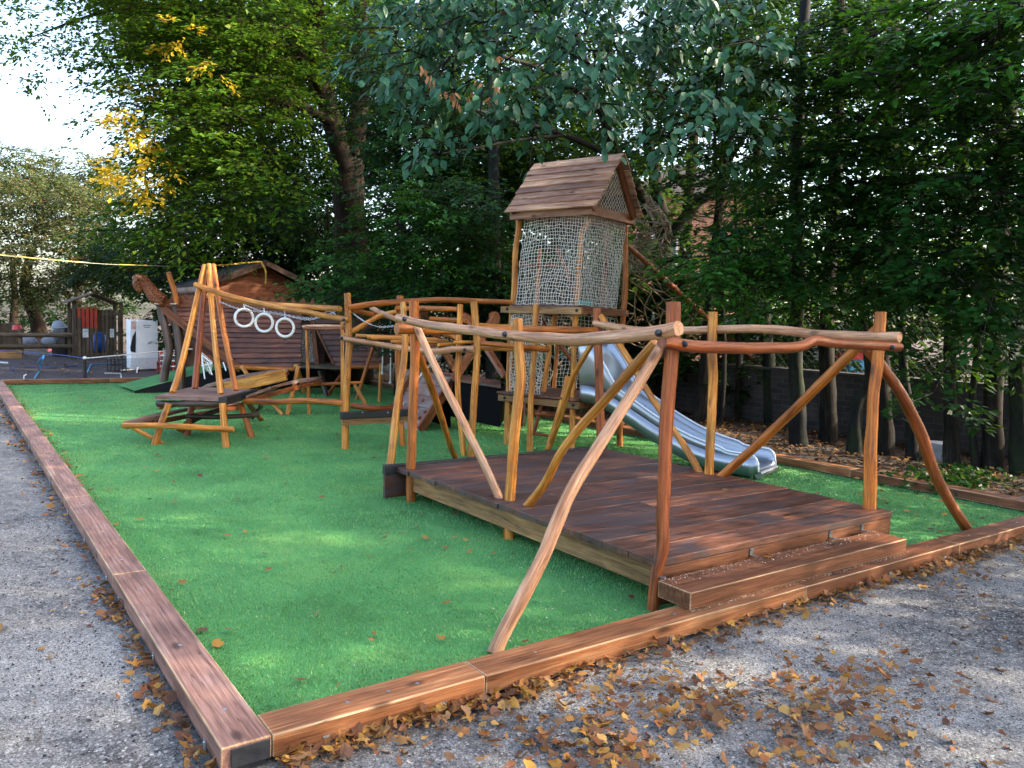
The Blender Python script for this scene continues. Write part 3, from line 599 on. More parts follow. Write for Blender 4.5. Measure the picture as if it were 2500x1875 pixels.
# ================================================================== NET TOWER
TX0, TX1, TY0, TY1 = 5.695, 6.745, 5.18, 6.29
TPV, TTH = V3(6.22, 5.735, 0), rad(17)
def TLOC(P): return [V3((p-TPV)[0]*cos(TTH)+(p-TPV)[1]*sin(TTH), -(p-TPV)[0]*sin(TTH)+(p-TPV)[1]*cos(TTH), (p-TPV)[2])+TPV for p in P]
def TWLD(p): p = np.array(p, float)-TPV; return V3(p[0]*cos(TTH)-p[1]*sin(TTH), p[0]*sin(TTH)+p[1]*cos(TTH), p[2])+TPV
tw = thing('net_tower', TPV, 'tall timber tower with a plank roof and white rope nets', 'play tower')
def tpost(base, px, r=.042, mat='honey'): return log(tw, 'post', TLOC(atd(TWLD(base), *px)), r, r*.9, mat)
tw.rotation_euler.z = TTH
cL, cF, cR, cB = V3(TX0, TY1, 0), V3(TX0+.02, TY0, 0), V3(TX1, TY0+.02, 0), V3(TX1, TY1, 0)
LX, LY = .066, -.06   # the tower leans a little to one side
tpost(cL, ((1237, 1088), (1240, 1000), (1244, 900), (1247, 820), (1256, 700), (1258, 620), (1266, 560), (1266, 536)), .044)
tpost(cF, ((1396, 1112), (1397, 1040), (1400, 900), (1403, 800), (1411, 700), (1415, 640), (1420, 570), (1433, 548), (1436, 520)), .042)
tpost(cR, ((1513, 1096), (1514, 950), (1519, 800), (1526, 720), (1527, 640), (1527, 540)), .042, 'amber')
tpost(cB, ((1460, 1048), (1464, 950), (1472, 760), (1482, 560)), .04, 'red_log')
# floors
def plat(z, x0, x1, y0, y1, nm, over=.0):
    mb = MB(); k = 6; yy = np.linspace(y0, y1, k+1)
    for i in range(k): mb.aabb(x0-over, x1+over, yy[i]+.004, yy[i+1]-.004, z-.03, z+rnd.uniform(-.003, .003))
    mb.build(nm, M['deck'], tw, .003)
for z, o, dk in ((1.93, .10, False), (.71, .10, True)):
    MB().aabb(TX0-.075, TX0-.03, TY0-.09, TY1+.12, z-.10, z-.01).build('floor_beam', M['beam'], tw, .004)
    MB().aabb(TX0-.028, TX1+.10, TY0-.085, TY0-.045, z-.10, z-.01).build('floor_beam', M['step'], tw, .004)
    MB().aabb(TX0-.028, TX1+.10, TY1+.05, TY1+.09, z-.10, z-.01).build('floor_beam', M['step'], tw, .004)
    if dk: plat(z+.035, TX0-.10, TX1+.05, TY0-.08, TY1+.13, 'floor_boards')
    else: plat(z+.02, TX0+.02, TX1, TY0+.05, TY1, 'floor_boards')
    bolt(tw, (TX0-.08, TY0-.02, z-.05), (-1, 0, 0), .02); bolt(tw, (TX0-.08, TY1+.0, z-.05), (-1, 0, 0), .02)
bolt(tw, (TX0+.1, TY0-.088, .66), (0, -1, 0), .017)
# roof frame
MB().aabb(TX0-.06+LX, TX0-.02+LX, TY0-.08+LY, TY1+.13+LY, 3.10, 3.205).build('top_beam', M['roofb'], tw, .004)
MB().aabb(TX0-.018+LX, TX1+.02+LX, TY0-.06+LY, TY0-.02+LY, 3.10, 3.22).build('top_beam', M['carve'], tw, .004)
MB().aabb(TX1+.02+LX, TX1+.06+LX, TY0-.06+LY, TY1+.1+LY, 3.10, 3.20).build('top_beam', M['carve'], tw, .004)
MB().aabb(TX0-.018+LX, TX1+.02+LX, TY1+.03+LY, TY1+.07+LY, 3.10, 3.20).build('top_beam', M['carve'], tw, .004)
rx, rz, ez, EL, ER = 6.22+LX-.01, 3.94, 3.20, .62, .54
roof = thing('roof', (rx, 5.7, 3.2), None, None); roof.parent = tw; roof.location = tuple(V3(rx, 5.7, 3.2)-ORG['net_tower'])
mb = MB(); mb2 = MB(); nb = 8
for sgn, b in ((-1, mb), (1, mb2)):
    ex = rx-(EL if sgn < 0 else ER)
    for i in range(nb):
        t0, t1 = i/nb, (i+1.28)/nb
        xa, za = rx+sgn*(rx-ex)*t1, rz+(ez-rz)*t1; xb, zb = rx+sgn*(rx-ex)*t0, rz+(ez-rz)*t0
        nrm = V3(sgn*(rz-ez), 0, rx-ex); nrm /= np.linalg.norm(nrm); lift = .012
        p, q = V3(xa, 0, za)+nrm*(.030), V3(xb, 0, zb)+nrm*.010
        y0, y1 = TY0-.19+LY+rnd.uniform(-.015, .015), TY1+.15+LY+rnd.uniform(-.02, .02)
        c = (p+q)/2; d = (p-q)/2; b.box(c+V3(0, (y0+y1)/2, 0), d, (0, (y1-y0)/2, 0), np.cross(d/np.linalg.norm(d), (0, 1, 0))*.0095)
mb.build('roof_boards', M['roofb'], roof, .002); mb2.build('roof_boards', M['roofb'], roof, .002)
for y in (TY0-.08+LY, TY1+.06+LY):
    rf = MB()
    for sgn in (-1, 1): rf.bar((rx, y, rz-.06), (rx+sgn*((EL if sgn < 0 else ER)-.04), y, ez-.03), .05, .10, (0, 0, 1))
    rf.build('rafter', M['carve'], roof, .003)
def net(name, parent, o, eu, ev, nu, nv, r, mat, sag=.02, jit=.006, diamond=False, inside=None):
    """knotted net: o + eu*s + ev*t, strands along both ways; inside(s, t) trims it"""
    rg = np.random.default_rng(abs(hash(name)) % 1000 if False else int(1000*abs(o[0])+17)); o, eu, ev = [np.array(x, float) for x in (o, eu, ev)]
    nn = np.cross(eu, ev); nn /= np.linalg.norm(nn)
    G = np.zeros((nu+1, nv+1, 3))
    ph = rg.uniform(0, 6, 6)
    for i in range(nu+1):
        for j in range(nv+1):
            s, t = i/nu, j/nv
            e = min(s, 1-s, t, 1-t)*4
            w_ = sag*min(1, e+.15)
            G[i, j] = o+eu*(s+w_*.5*sin(t*5+ph[0]))+ev*(t+w_*.9*sin(s*4+ph[1])*.8-sag*.5*sin(pi*s)*(1-t))+nn*(w_*1.6*sin(s*7+ph[2])*sin(t*6+ph[3]))+rg.normal(size=3)*jit
    mb = MB()
    def strand(pts):
        seg = []
        for p in pts:
            if p is None:
                if len(seg) > 1: mb.tube(seg, r, 4, False)
                seg = []
            else: seg.append(p)
        if len(seg) > 1: mb.tube(seg, r, 4, False)
    ok = lambda i, j: inside is None or inside(i/nu, j/nv)
    if diamond:
        for a in range(-nv, nu+1, 2): strand([G[a+j, j] if 0 <= a+j <= nu and ok(a+j, j) else None for j in range(nv+1)])
        for a in range(0, nu+nv+1, 2): strand([G[a-j, j] if 0 <= a-j <= nu and ok(a-j, j) else None for j in range(nv+1)])
    else:
        for i in range(nu+1): strand([G[i, j] if ok(i, j) else None for j in range(nv+1)])
        for j in range(nv+1): strand([G[i, j] if ok(i, j) else None for i in range(nu+1)])
    return mb.build(name, M[mat], parent)
net('upper_net', tw, (TX0+.045+LX, TY1-.05+LY, 3.10), (0, TY0-TY1+.11, 0), (-LX, -LY, -1.19), 25, 27, .0040, 'rope', .035)
net('upper_net', tw, (TX0+.06+LX, TY0+.045+LY, 3.10), (TX1-TX0-.08, 0, 0), (-LX, -LY, -1.15), 26, 27, .0032, 'rope', .02)
net('upper_net', tw, (TX1+LX, TY0+LY, 3.10), (0, TY1-TY0, 0), (-LX, -LY, -1.15), 20, 22, .003, 'twine', .03)
net('gable_net', tw, (rx-.58, TY0-.05+LY, 3.22), (1.12, 0, 0), (0, 0, .64), 34, 17, .0032, 'rope', .0, .003, True, lambda s, t: t < 1-abs(s-.5)*2.15)
net('lower_net', tw, (TX0-.01, TY1-.03, 1.80), (0, -.52, 0), (0, 0, -1.06), 11, 24, .0042, 'rope', .06)
net('lower_net', tw, (TX0+.02, TY1, 1.80), (TX1-TX0-.06, 0, 0), (0, 0, -1.06), 20, 20, .0035, 'rope', .05)
net('lower_net', tw, (TX1, TY1-.03, 1.80), (0, TY0-TY1+.1, 0), (0, 0, -1.02), 18, 18, .0035, 'rope', .05)
log(tw, 'inner_pole', TLOC(atd(V3(5.95, 5.95, 0), (1356, 766), (1340, 860), (1326, 962))), .036, .036, 'honey')
log(tw, 'inner_pole', TLOC(atd(V3(6.2, 6.1, 0), (1364, 800), (1358, 880), (1352, 948))), .03, .03, 'amber')
log(tw, 'inner_pole', [V3(TX0+.1, TY1-.05, 2.5), V3(TX1-.02, TY1-.02, 2.55)], .03, .03, 'red_log')
log(tw, 'inner_pole', [V3(6.25, TY1-.03, 1.95), V3(6.30, TY1-.03, 2.75)], .03, .03, 'amber')
log(tw, 'inner_pole', [V3(6.45, TY0+.5, 1.95), V3(6.62, TY1-.1, 2.8)], .026, .026, 'red_log')
log(tw, 'inner_pole', [V3(6.6, TY0+.3, .75), V3(6.2, TY1-.1, 1.8)], .03, .03, 'red_log')
tc = MB()
tc.tube([V3(TX0+.1, TY1+.02, 1.23), V3(6.1, TY1+.03, 1.2), V3(TX1, TY1, 1.22)], .012, 6); tc.tube([V3(TX1, TY1, 1.21), V3(TX1+.01, TY0+.1, 1.2)], .012, 6)
tc.build('teal_cord', M['teal'], tw)
MB().aabb(TX0+.1, TX0+.45, TY0+.07, TY0+.1, 1.96, 2.02).build('teal_sheet', M['teal'], tw)

# rung ladder up to the lower floor
ld = thing('pole_ladder', (5.5, 6.0, 0), 'small rustic ladder of thin reddish poles leaning on the tower floor', 'ladder')
l0, l1 = atd(V3(5.6, 5.7, 0), (1332, 960), (1302, 1062)); l2, l3 = atd(V3(5.6, 5.25, 0), (1387, 918), (1337, 1096))
log(ld, 'side_pole', [l0, l1], .026, .026, 'red_log'); log(ld, 'side_pole', [l2, l3], .036, .04, 'honey')
for u, v, u2, v2 in ((1306, 1010, 1368, 1015), (1304, 1058, 1352, 1066)):
    a, b = atd(V3(5.6, 5.6, 0), (u, v), (u2, v2)); log(ld, 'rung', [a, b+(b-a)*.1], .02, .02, 'red_log')

# ================================================================== SLIDE
sl_ = thing('metal_slide', (6.5, 3.6, 0), 'shiny steel slide with tall side plates running down from the tower', 'slide')
def slide():
    y0, y1 = 5.12, 2.86; xs, xe = 6.16, 6.93; W = .30
    prof = [(0, .80), (.05, .80), (.10, .79), (.18, .73), (.33, .56), (.48, .38), (.62, .245), (.74, .17), (.85, .14), (.95, .135), (1.0, .12), (1.015, .085)]
    P = np.array([[xs+(xe-xs)*t, y0+(y1-y0)*t, z] for t, z in prof]); P, _ = catmull(list(P), [0]*len(P), 4); P = np.array(P)
    d = V3(xe-xs, y1-y0, 0); d /= np.linalg.norm(d); sd = V3(-d[1], d[0], 0)   # sd: to the +x side
    n = len(P); hs = []
    for i in range(n):
        t = ((P[i]-P[0])@d)/((P[-1]-P[0])@d)
        hs.append(.78-2.6*max(0, t-.04) if t < .24 else max(.0, .26-.10*max(0, t-.24)-.18*max(0, (t-.8)/.2)))
    hs = [max(h, .16)*min(1, ((n-1-i)/7)**.6+.12) for i, h in enumerate(hs)]
    # cross-section: left side up, curved trough, right side
    sec = []
    for i in range(n):
        h = hs[i]; row = []
        for j in range(17):
            x = -1+j/8; e = abs(x)
            row.append(P[i]+sd*(W*(abs(math.sin(x*pi/2))**.8)*(1 if x > 0 else -1))+V3(0, 0, h*e**3.2))
        sec.append(row)
    mb = MB(); k = 17; vs = [q for r in sec for q in r]
    mb.add(vs, [(i*k+j, i*k+j+1, (i+1)*k+j+1, (i+1)*k+j) for i in range(n-1) for j in range(k-1)], vs, True)
    ch = mb.build('chute', M['steel'], sl_); so_ = ch.modifiers.new('thick', 'SOLIDIFY'); so_.thickness = .004
    for side in (0, 16):
        MB().tube([r[side] for r in sec], .014, 8, True).build('rim', M['rim'], sl_)
    # outer skirt below the trough on both sides
    for sg, nm in ((-1, 'side_skirt'), (1, 'side_skirt')):
        m2 = MB(); top = [P[i]+sd*sg*(W+.012)+V3(0, 0, min(hs[i], .12)) for i in range(n)]; bot = [P[i]+sd*sg*(W+.012)+V3(0, 0, -.09 if i < n-6 else -.05*(n-i)/6) for i in range(n)]
        vs = top+bot; m2.add(vs, [(i, i+1, n+i+1, n+i) for i in range(2, n-1)], vs, True)
        s2 = m2.build(nm, M['steel'], sl_); s2.modifiers.new('thick', 'SOLIDIFY').thickness = .004
    MB().tube([P[-1]-sd*W*.98+V3(0, 0, -.015), P[-1]+sd*W*.98+V3(0, 0, -.015)], .045, 12).build('end_roll', M['steel'], sl_)
    f = P[-8]; 
    for sg in (-1, 1): MB().tube([f+sd*sg*.18+V3(0, 0, -.02), V3(*(f+sd*sg*.18)[:2], 0)], .022, 8).build('foot', M['galv'], sl_)
slide()

# ================================================================== SCROLL-BOARD PLATFORM WITH CLIMBING RAMP
sp = thing('scroll_platform', (5.4, 7.6, 0), 'dark plank platform with a climbing ramp and curled carved boards', 'play platform')
rf0, rf1 = PX(938, 1035, 0), PX(1022, 1053, 0)          # ramp foot, left and right
plz = .80
pc = [PX(1000, 908, plz), PX(1110, 926, plz), PX(1245, 944, plz)]
mb = MB()
pa, pb, pcx = PX(990, 903, plz), PX(1102, 924, plz), V3(5.60, 6.36, plz)
e_away = V3(.75, 1.0, 0)
poly = [pa, pb, pcx, pcx+V3(.55, .75, 0), pb+e_away*.9, pa+e_away*.7]
for q in poly: q[2] = plz
c0 = sum(poly)/6
for i in range(7):
    a = pa+(pa+e_away*.75-pa)*(i/7); b = pcx+V3(.55, .8, 0)*(i/7); m_ = pb+e_away*.85*(i/7); s_ = e_away*.75/7*.97
    for p, q, sa, sb in ((a, m_, e_away*.75/7*.96, e_away*.85/7*.96), (m_, b, e_away*.85/7*.96, V3(.55, .8, 0)/7*.96)):
        mb.prism([p, q, q+sb, p+sa], (0, 0, -.035), q-p)
mb.build('platform_boards', M['deck'], sp, .003)
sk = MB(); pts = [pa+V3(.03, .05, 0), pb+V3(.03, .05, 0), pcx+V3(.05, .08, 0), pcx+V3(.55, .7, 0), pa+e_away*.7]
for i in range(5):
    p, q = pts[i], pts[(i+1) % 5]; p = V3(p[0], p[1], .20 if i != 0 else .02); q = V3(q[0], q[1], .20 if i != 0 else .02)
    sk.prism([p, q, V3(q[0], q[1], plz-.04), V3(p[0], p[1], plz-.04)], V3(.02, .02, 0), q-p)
sk.build('shade_panel', M['void_shade'], sp)  # black panels close the open underside in place of its shade
# ramp face of five boards
up0, up1 = pa+V3(0, 0, .02), pb+V3(0, 0, .02)
mb = MB(); 
nrm = np.cross(rf1-rf0, up0-rf0); nrm /= np.linalg.norm(nrm); nrm *= np.sign(nrm[2])
up0e, up1e = rf0+(up0-rf0)*1.0, rf1+(up1-rf1)*1.0
for i in range(5):
    t0, t1 = i/5+.004, (i+1)/5-.004
    mb.prism([rf0+(up0e-rf0)*t0, rf1+(up1e-rf1)*t0, rf1+(up1e-rf1)*t1, rf0+(up0e-rf0)*t1], -nrm*.03, rf1-rf0)
mb.build('ramp_boards', M['ramp'], sp, .003)
for (s, t) in ((.25, .18), (.6, .12), (.85, .22), (.5, .45), (.72, .5), (.2, .55), (.4, .72), (.78, .78), (.15, .85), (.9, .33), (.55, .9)):
    q = rf0+(rf1-rf0)*s; q2 = up0e+(up1e-up0e)*s; c = q+(q2-q)*t
    MB().ball(c+nrm*.012, .03, 7, (1, .8, .9)).build('climbing_hold', M['carve'], sp)
def scroll(p0, p1, nside, w=.15, th=.05, curl=1):
    """board from p0 up to p1 ending in a curled head"""
    p0, p1 = np.array(p0, float), np.array(p1, float); d = p1-p0; L = np.linalg.norm(d); d /= L
    n = np.array(nside, float); n -= d*(n@d); n /= np.linalg.norm(n); s = np.cross(n, d)*curl
    out = []
    for k in range(11): t = k/10; out.append(p0+d*L*t+s*w*.5+s*.04*sin(t*pi)*0)
    c = p1+s*(.00)+d*.06
    for k in range(9): a = pi/2-k*(pi*1.35)/8; out.append(c+(s*sin(a)+d*cos(a))*(.125-.004*k))
    for k in range(6): t = k/5; out.append(p1-d*.05-s*w*.42-d*(L-.05)*t+s*.0)
    return out, n*th
def addscroll(p0, p1, ns, curl):
    o, e = scroll(p0, p1, ns, curl=curl); MB().prism(o, e, np.array(p1)-np.array(p0)).build('scroll_board', M['carve'], sp, .006)
u_r = (up1-rf1)/np.linalg.norm(up1-rf1); u_l = (up0-rf0)/np.linalg.norm(up0-rf0)
side = (rf1-rf0)/np.linalg.norm(rf1-rf0)
addscroll(rf1+u_r*.02, PD(1200, 785, DEP(up1)+.5), side, 1)
addscroll(rf0+u_l*.02, PD(1086, 785, DEP(up0)+.5), side, 1)
addscroll(PD(1232, 926, DEP(pcx)+.5), PD(1143, 785, DEP(up1)+.35), side, -1)
addscroll(PD(1110, 905, DEP(pa)+.8), PD(1038, 782, DEP(up0)+.3), side, -1)
# climbing rope on the ramp
rp = MB().tube([PD(1085, 822, DEP(up0)+.6), PD(1070, 862, DEP(up0)+.45), PD(1050, 893, DEP(up0)), up0+(up1-up0)*.45+nrm*.03, rf0+(up0-rf0)*.55+(rf1-rf0)*.42+nrm*.03, rf0+(up0-rf0)*.25+(rf1-rf0)*.36+nrm*.03, rf0+(rf1-rf0)*.3+nrm*.03], .013, 8, True, .1, 5).build('climbing_rope', M['rope'])
tag(rp, 'thick white climbing rope lying down the sloping ramp boards', 'rope')

# ================================================================== RING FRAME
rg_ = thing('ring_frame', (2.3, 8.6, 0), 'table of dark planks with four orange poles meeting above it and a beam for rings', 'climbing frame')
legs = [PX(377, 1086), PX(552, 1094), PX(456, 1064), PX(615, 1069)]
zt = .62
tp = [PX(378, 966, zt), PX(543, 972, zt), PX(622, 951, zt), PX(470, 944, zt)]
apex = PD(505, 650, 11.9)
for l, (u, v), mt in zip(legs, ((412, 985), (543, 985), (470, 985), (585, 985)), ('honey', 'honey', 'red_log', 'amber')):
    log(rg_, 'leg', [l, PD(u, v, DEP(l)+.05)], .045, .042, mt)
mb = MB()
for i in range(4):
    t0, t1 = i/4+.004, (i+1)/4-.004
    L = lambda t: tp[0]+(tp[3]-tp[0])*t
    Rr = lambda t: tp[1]+(tp[2]-tp[1])*t
    mb.prism([L(t0), Rr(t0), Rr(t1), L(t1)], (0, 0, -.045), Rr(t0)-L(t0))
mb.build('table_boards', M['ramp'], rg_, .008)
MB().prism([tp[1]+V3(-.05, .0, .01), tp[2]+V3(0, 0, .01), tp[2]+V3(.06, 0, .01), tp[1]+V3(.05, -.02, .01)], (0, 0, -.10), tp[2]-tp[1]).build('rubber_edge', M['rubber'], rg_, .008)
log(rg_, 'cross_pole', [PD(386, 985, DEP(tp[0])+.15), PD(470, 986, DEP(tp[0])), PD(545, 984, DEP(tp[1])+.1)], .045, .04, 'darkpost')
log(rg_, 'cross_pole', [PD(388, 993, DEP(tp[0])+.3), PD(440, 985, DEP(tp[0])+.5), PD(480, 975, DEP(tp[0])+.7)], .04, .04, 'red_log')
log(rg_, 'cross_pole', [PD(455, 1016, DEP(legs[2])), PD(540, 1018, DEP(legs[2])), PD(632, 1012, DEP(legs[2]))], .034, .034, 'darkpost')
log(rg_, 'cross_pole', [PD(445, 1040, DEP(legs[2])), PD(490, 1018, DEP(legs[2])+.2), PD(540, 998, DEP(legs[2])+.3)], .034, .034, 'darkpost')
for i, ((u, v), (u2, v2), r, mt) in enumerate((((421, 960), (500, 648), .045, 'honey'), ((476, 949), (503, 655), .046, 'red_log'), ((540, 963), (509, 646), .043, 'honey'), ((576, 954), (520, 647), .045, 'amber'))):
    a = PX(u, v, zt); k = [(448, 870), (488, 820), (524, 830), (545, 800)][i]
    b = PD(u2, v2, 11.75 if i in (0, 2) else 12.1); q = PD(*k, DEP(a+(b-a)*.45)); log(rg_, 'pole', [a, q, b], r, r*.9, mt)
rb0, rb1 = PD(477, 695, 11.6), PD(852, 781, DEP(Pp)-.07)
log(rg_, 'ring_beam', mid(rb0, rb1, (560, 723), (650, 744), (720, 757), (790, 770)), .04, .036, 'honey')
log(rg_, 'ring_beam', mid(PD(492, 720, 12.2), PD(830, 754, DEP(Pp)+.03), (600, 737), (700, 746)), .038, .038, 'honey')
bolt(rg_, PD(838, 780, DEP(Pp)-.13), (-.5, -.8, 0), .02)
# rings hang from the beam
for (u, v, top) in ((596, 776, 742), (645, 788, 752), (696, 800, 760)):
    t = (u-477)/(852-477); dep = DEP(rb0+(rb1-rb0)*t); c = PD(u, v, dep)
    r = .122; n_ = FW*.8+V3(-.30 if u < 620 else .0, -.1, 0); n_[2] = 0; n_ /= np.linalg.norm(n_); s_ = np.cross((0, 0, 1), n_)
    rt_ = thing('gym_ring', c-V3(0, 0, r), 'white plastic gym ring, '+{596: 'the one nearest the four-pole table', 645: 'the middle one of three on the sloping beam', 696: 'the one farthest from the four-pole table'}[u], 'gym ring', 'white gym rings on the sloping beam')
    mb = MB(); mb.tube([c+(s_*cos(a)+V3(0, 0, 1)*sin(a))*r for a in np.linspace(0, 2*pi, 33)], .0185, 8, False); mb.build('ring', M['ring'], rt_)
    cb = MB(); tp_ = PD(u-1, top, dep); q = c+V3(0, 0, r)
    cb.tube([q, tp_], .006, 6); cb.ball(q+V3(0, 0, .02), .016, 6); cb.ball((q+tp_)/2, .012, 6); cb.build('shackle', M['galv'], rt_)
def chain(label, pts):
    mb = MB(); P, _ = catmull([np.array(p, float) for p in pts], [0]*len(pts), 40)
    L = 0; last = P[0]; flip = 0
    for p in P[1:]:
        if np.linalg.norm(p-last) > .034:
            d = (p-last)/np.linalg.norm(p-last); s = np.cross(d, (0, 0, 1)) if flip else np.cross(d, RT); s /= np.linalg.norm(s); c = (p+last)/2
            ring = [c+d*.026*cos(a)+s*.012*sin(a) for a in np.linspace(0, 2*pi, 9)]; mb.tube(ring, .0045, 4, False); last = p; flip = 1-flip
    tag(mb.build('chain', M['galv']), label, 'chain', 'slack chains in front of the ship')
chain('slack steel chain from the four-pole table past the rings to the end post', [PD(535, 736, 11.5), PD(590, 756, 11.2), PD(680, 765, 10.9), PD(745, 780, 10.6), PD(790, 772, 10.5), PD(838, 752, 10.4)])
chain('second steel chain sagging behind the first under the upper beam', [PD(598, 745, 12.0), PD(640, 760, 11.7), PD(700, 771, 11.3), PD(770, 777, 11), PD(804, 760, 10.9), PD(842, 790, 10.7)])
chain('slack steel chain sagging between the end post and the white hanging ropes', [PD(862, 765, 10.4), PD(890, 785, 10.3), PD(925, 798, 10.3), PD(965, 796, 10.1)])

# ramps round the ring frame
def plankramp(label, a, b, w, n, th=.04, mat='ramp', supports=()):
    """ramp of cross boards: near edge a -> b on pixel-measured points"""
    a, b = np.array(a), np.array(b); t = thing('plank_ramp', ((a+b)/2*V3(1, 1, 0)), label, 'ramp')
    d = b-a; wv = np.array(w, float); mb = MB()
    for i in range(n):
        t0, t1 = i/n+.01/n, (i+1)/n-.01/n; arch = lambda s: V3(0, 0, .05*sin(pi*s))
        mb.prism([a+d*t0+arch(t0), a+d*t1+arch(t1), a+d*t1+wv+arch(t1), a+d*t0+wv+arch(t0)], (0, 0, -th), wv)
    mb.build('boards', M[mat], t, .004)
    MB().bar(a+V3(0, 0, -th-.035)+wv*.1, b+V3(0, 0, -th-.035)+wv*.1, .05, .06).build('side_rail', M['carve'], t)
    MB().bar(a+V3(0, 0, -th-.035)+wv*.9, b+V3(0, 0, -th-.035)+wv*.9, .05, .06).build('side_rail', M['carve'], t)
    for (p, q, mt) in supports: log(t, 'support', [p, q], .036, .036, mt)
    return t
a1, b1 = PX(600, 966, .60), PD(760, 926, 13.2)
plankramp('long plank ramp climbing from the four-pole table to the ship', a1, b1, V3(.40, .55, 0), 9, supports=(
    (PX(701, 1013), PD(728, 895, DEP(PX(701, 1013))+.3), 'honey'), (PX(691, 1014), PD(590, 895, DEP(PX(691, 1014))+.9), 'honey'), (PX(640, 1026), PD(606, 985, 11.3), 'red_log'), (PX(612, 1020), PD(640, 985, 11.4), 'darkpost')))
a2, b2 = PX(300, 1029, .30), PD(540, 990, 12.4)
lowr = plankramp('low plank ramp sloping down under the four-pole table, lowest end by the open turf', a2, b2, V3(.50, .42, 0), 5, supports=())
log(lowr, 'support', [PD(300, 1039, DEP(legs[0])-.15), PD(420, 1040, DEP(legs[0])-.2), PD(571, 1049, DEP(legs[1])-.1)], .036, .038, 'honey')
log(lowr, 'support', [PX(398, 1084), PD(325, 1044, DEP(legs[0])+.05)], .03, .03, 'honey')
log(lowr, 'support', [PX(460, 1060), PD(430, 1045, DEP(legs[2])-.1)], .03, .03, 'honey')
a3, b3 = PX(490, 946, .42), PD(700, 905, 13.6)
plankramp('smooth weathered ramp with a golden side board rising to the bow deck of the ship', a3, b3, V3(.25, .60, 0), 4)
q0, q1 = PD(550, 945, DEP(a3)-.1), PD(698, 906, 13.4)
tag(MB().bar(q0+V3(0, 0, -.02), q1+V3(0, 0, -.06), .05, .20).build('ramp_side_board', M['honey'], None, .006), 'broad golden board edging the weathered ramp under the ship', 'board')
bl = log(None, 'balance_beam', [PD(598, 980, 10.9), PD(680, 981, 10.7), PD(748, 978, 10.6), PD(838, 984, 10.4)], .042, .04, 'amber'); tag(bl, 'long low orange balance pole between the table and the end post', 'beam')
pr = thing('pole_rail', (4.0, 10.0, 0), 'thin two-post pole railing in front of the ship doorway', 'railing')
tb, tb2 = PX(755, 1012), PX(834, 1027)
log(pr, 'post', atd(tb, (755, 1014), (752, 920), (748, 803)), .032, .028, 'honey'); log(pr, 'post', atd(tb2, (835, 1029), (836, 900), (835, 786)), .03, .03, 'honey')
log(pr, 'rail', [PD(746, 801, DEP(tb)-.03), PD(790, 803, DEP(tb2)+.4), PD(838, 801, DEP(tb2)-.02)], .032, .03, 'red_log'); log(pr, 'rail', [PD(740, 797, DEP(tb)+.5), PD(838, 797, DEP(tb2)+.4)], .028, .028, 'pale_log')
log(pr, 'rail', [PD(755, 939, DEP(tb)+.02), PD(882, 934, DEP(tb)+.2)], .03, .03, 'amber')

# hanging ropes
hr = thing('rope_swing_frame', (5.2, 9.0, 0), 'small tripod of orange poles standing in front of the ship stern', 'climbing frame')
hb = PX(926, 981); dh = DEP(hb)
log(hr, 'post', atd(hb, (926, 984), (928, 940), (930, 888)), .036, .034, 'honey')
log(hr, 'pole', [PD(945, 714, dh+.2), PD(930, 770, dh+.3), PD(925, 800, dh+.5), PX(870, 975, .0)], .04, .04, 'amber')
log(hr, 'pole', [PD(933, 717, dh-.1), PD(934, 760, dh)], .034, .034, 'honey')
log(hr, 'pole', [PX(905, 1012), PD(866, 940, DEP(PX(905, 1012))+.2)], .034, .034, 'honey')
for u, v0, v1, la in ((934, 757, 915, 'white knotted rope hanging nearest the short post'), (953, 784, 938, 'white knotted rope hanging nearest the pole rails, longer end down')):
    r_ = thing('hanging_rope', PD(u, v1, dh-.1), la, 'rope', 'white ropes hanging behind the poles')
    MB().tube([PD(u, v0, dh-.1), PD(u+1, (v0+v1)/2, dh-.1), PD(u-1 if u < 940 else u, v1, dh-.1)], .016, 8, True, 0, 4).build('strand', M['rope'], r_)
    MB().ball(PD(u-1 if u < 940 else u, v1-4, dh-.1), .035, 8).build('knot', M['rope'], r_)

# ================================================================== THE PLAY SHIP ON ITS MOUND
SD = V3(.815, -.579, 0); SN = V3(-.579, -.815, 0)          # along the hull, and out of it towards the deck
S0 = V3(2.95, 15.30, 0)
def SH(u, v, off=0.): return PV(u, v, S0+SN*off, SD)
mound = thing('play_mound', (4.6, 14.6, 0), 'low mound with black panel sides and green ramps under the wooden ship', 'mound')
e0, e1 = PX(329, 961), PX(885, 944)
md = (e1-e0); ML = np.linalg.norm(md); md /= ML; mn = V3(-md[1], md[0], 0); mn *= np.sign(mn@FW)
prf = [(0, .06), (1.75, .50), (ML-1.0, .50), (ML, .06)]
front = [e0+md*t+V3(0, 0, z) for t, z in prf]
MB().prism([e0, e1]+front[::-1], mn*.04, md).build('front_panel', M['black_rubber'], mound)
tp3 = MB()
for i in range(3):
    a, b = front[i], front[i+1]; d = mn*1.5; o = mn*-.01
    tp3.add([a+o, b+o, b+d, a+d], [(0, 1, 2, 3)], [a, b, b+d, a+d])
tp3.build('turf_top', M['turf'], mound)
ship = thing('play_ship', tuple(S0), 'dark wooden play ship with lapped boards, scalloped rail and carved animal head', 'play ship')
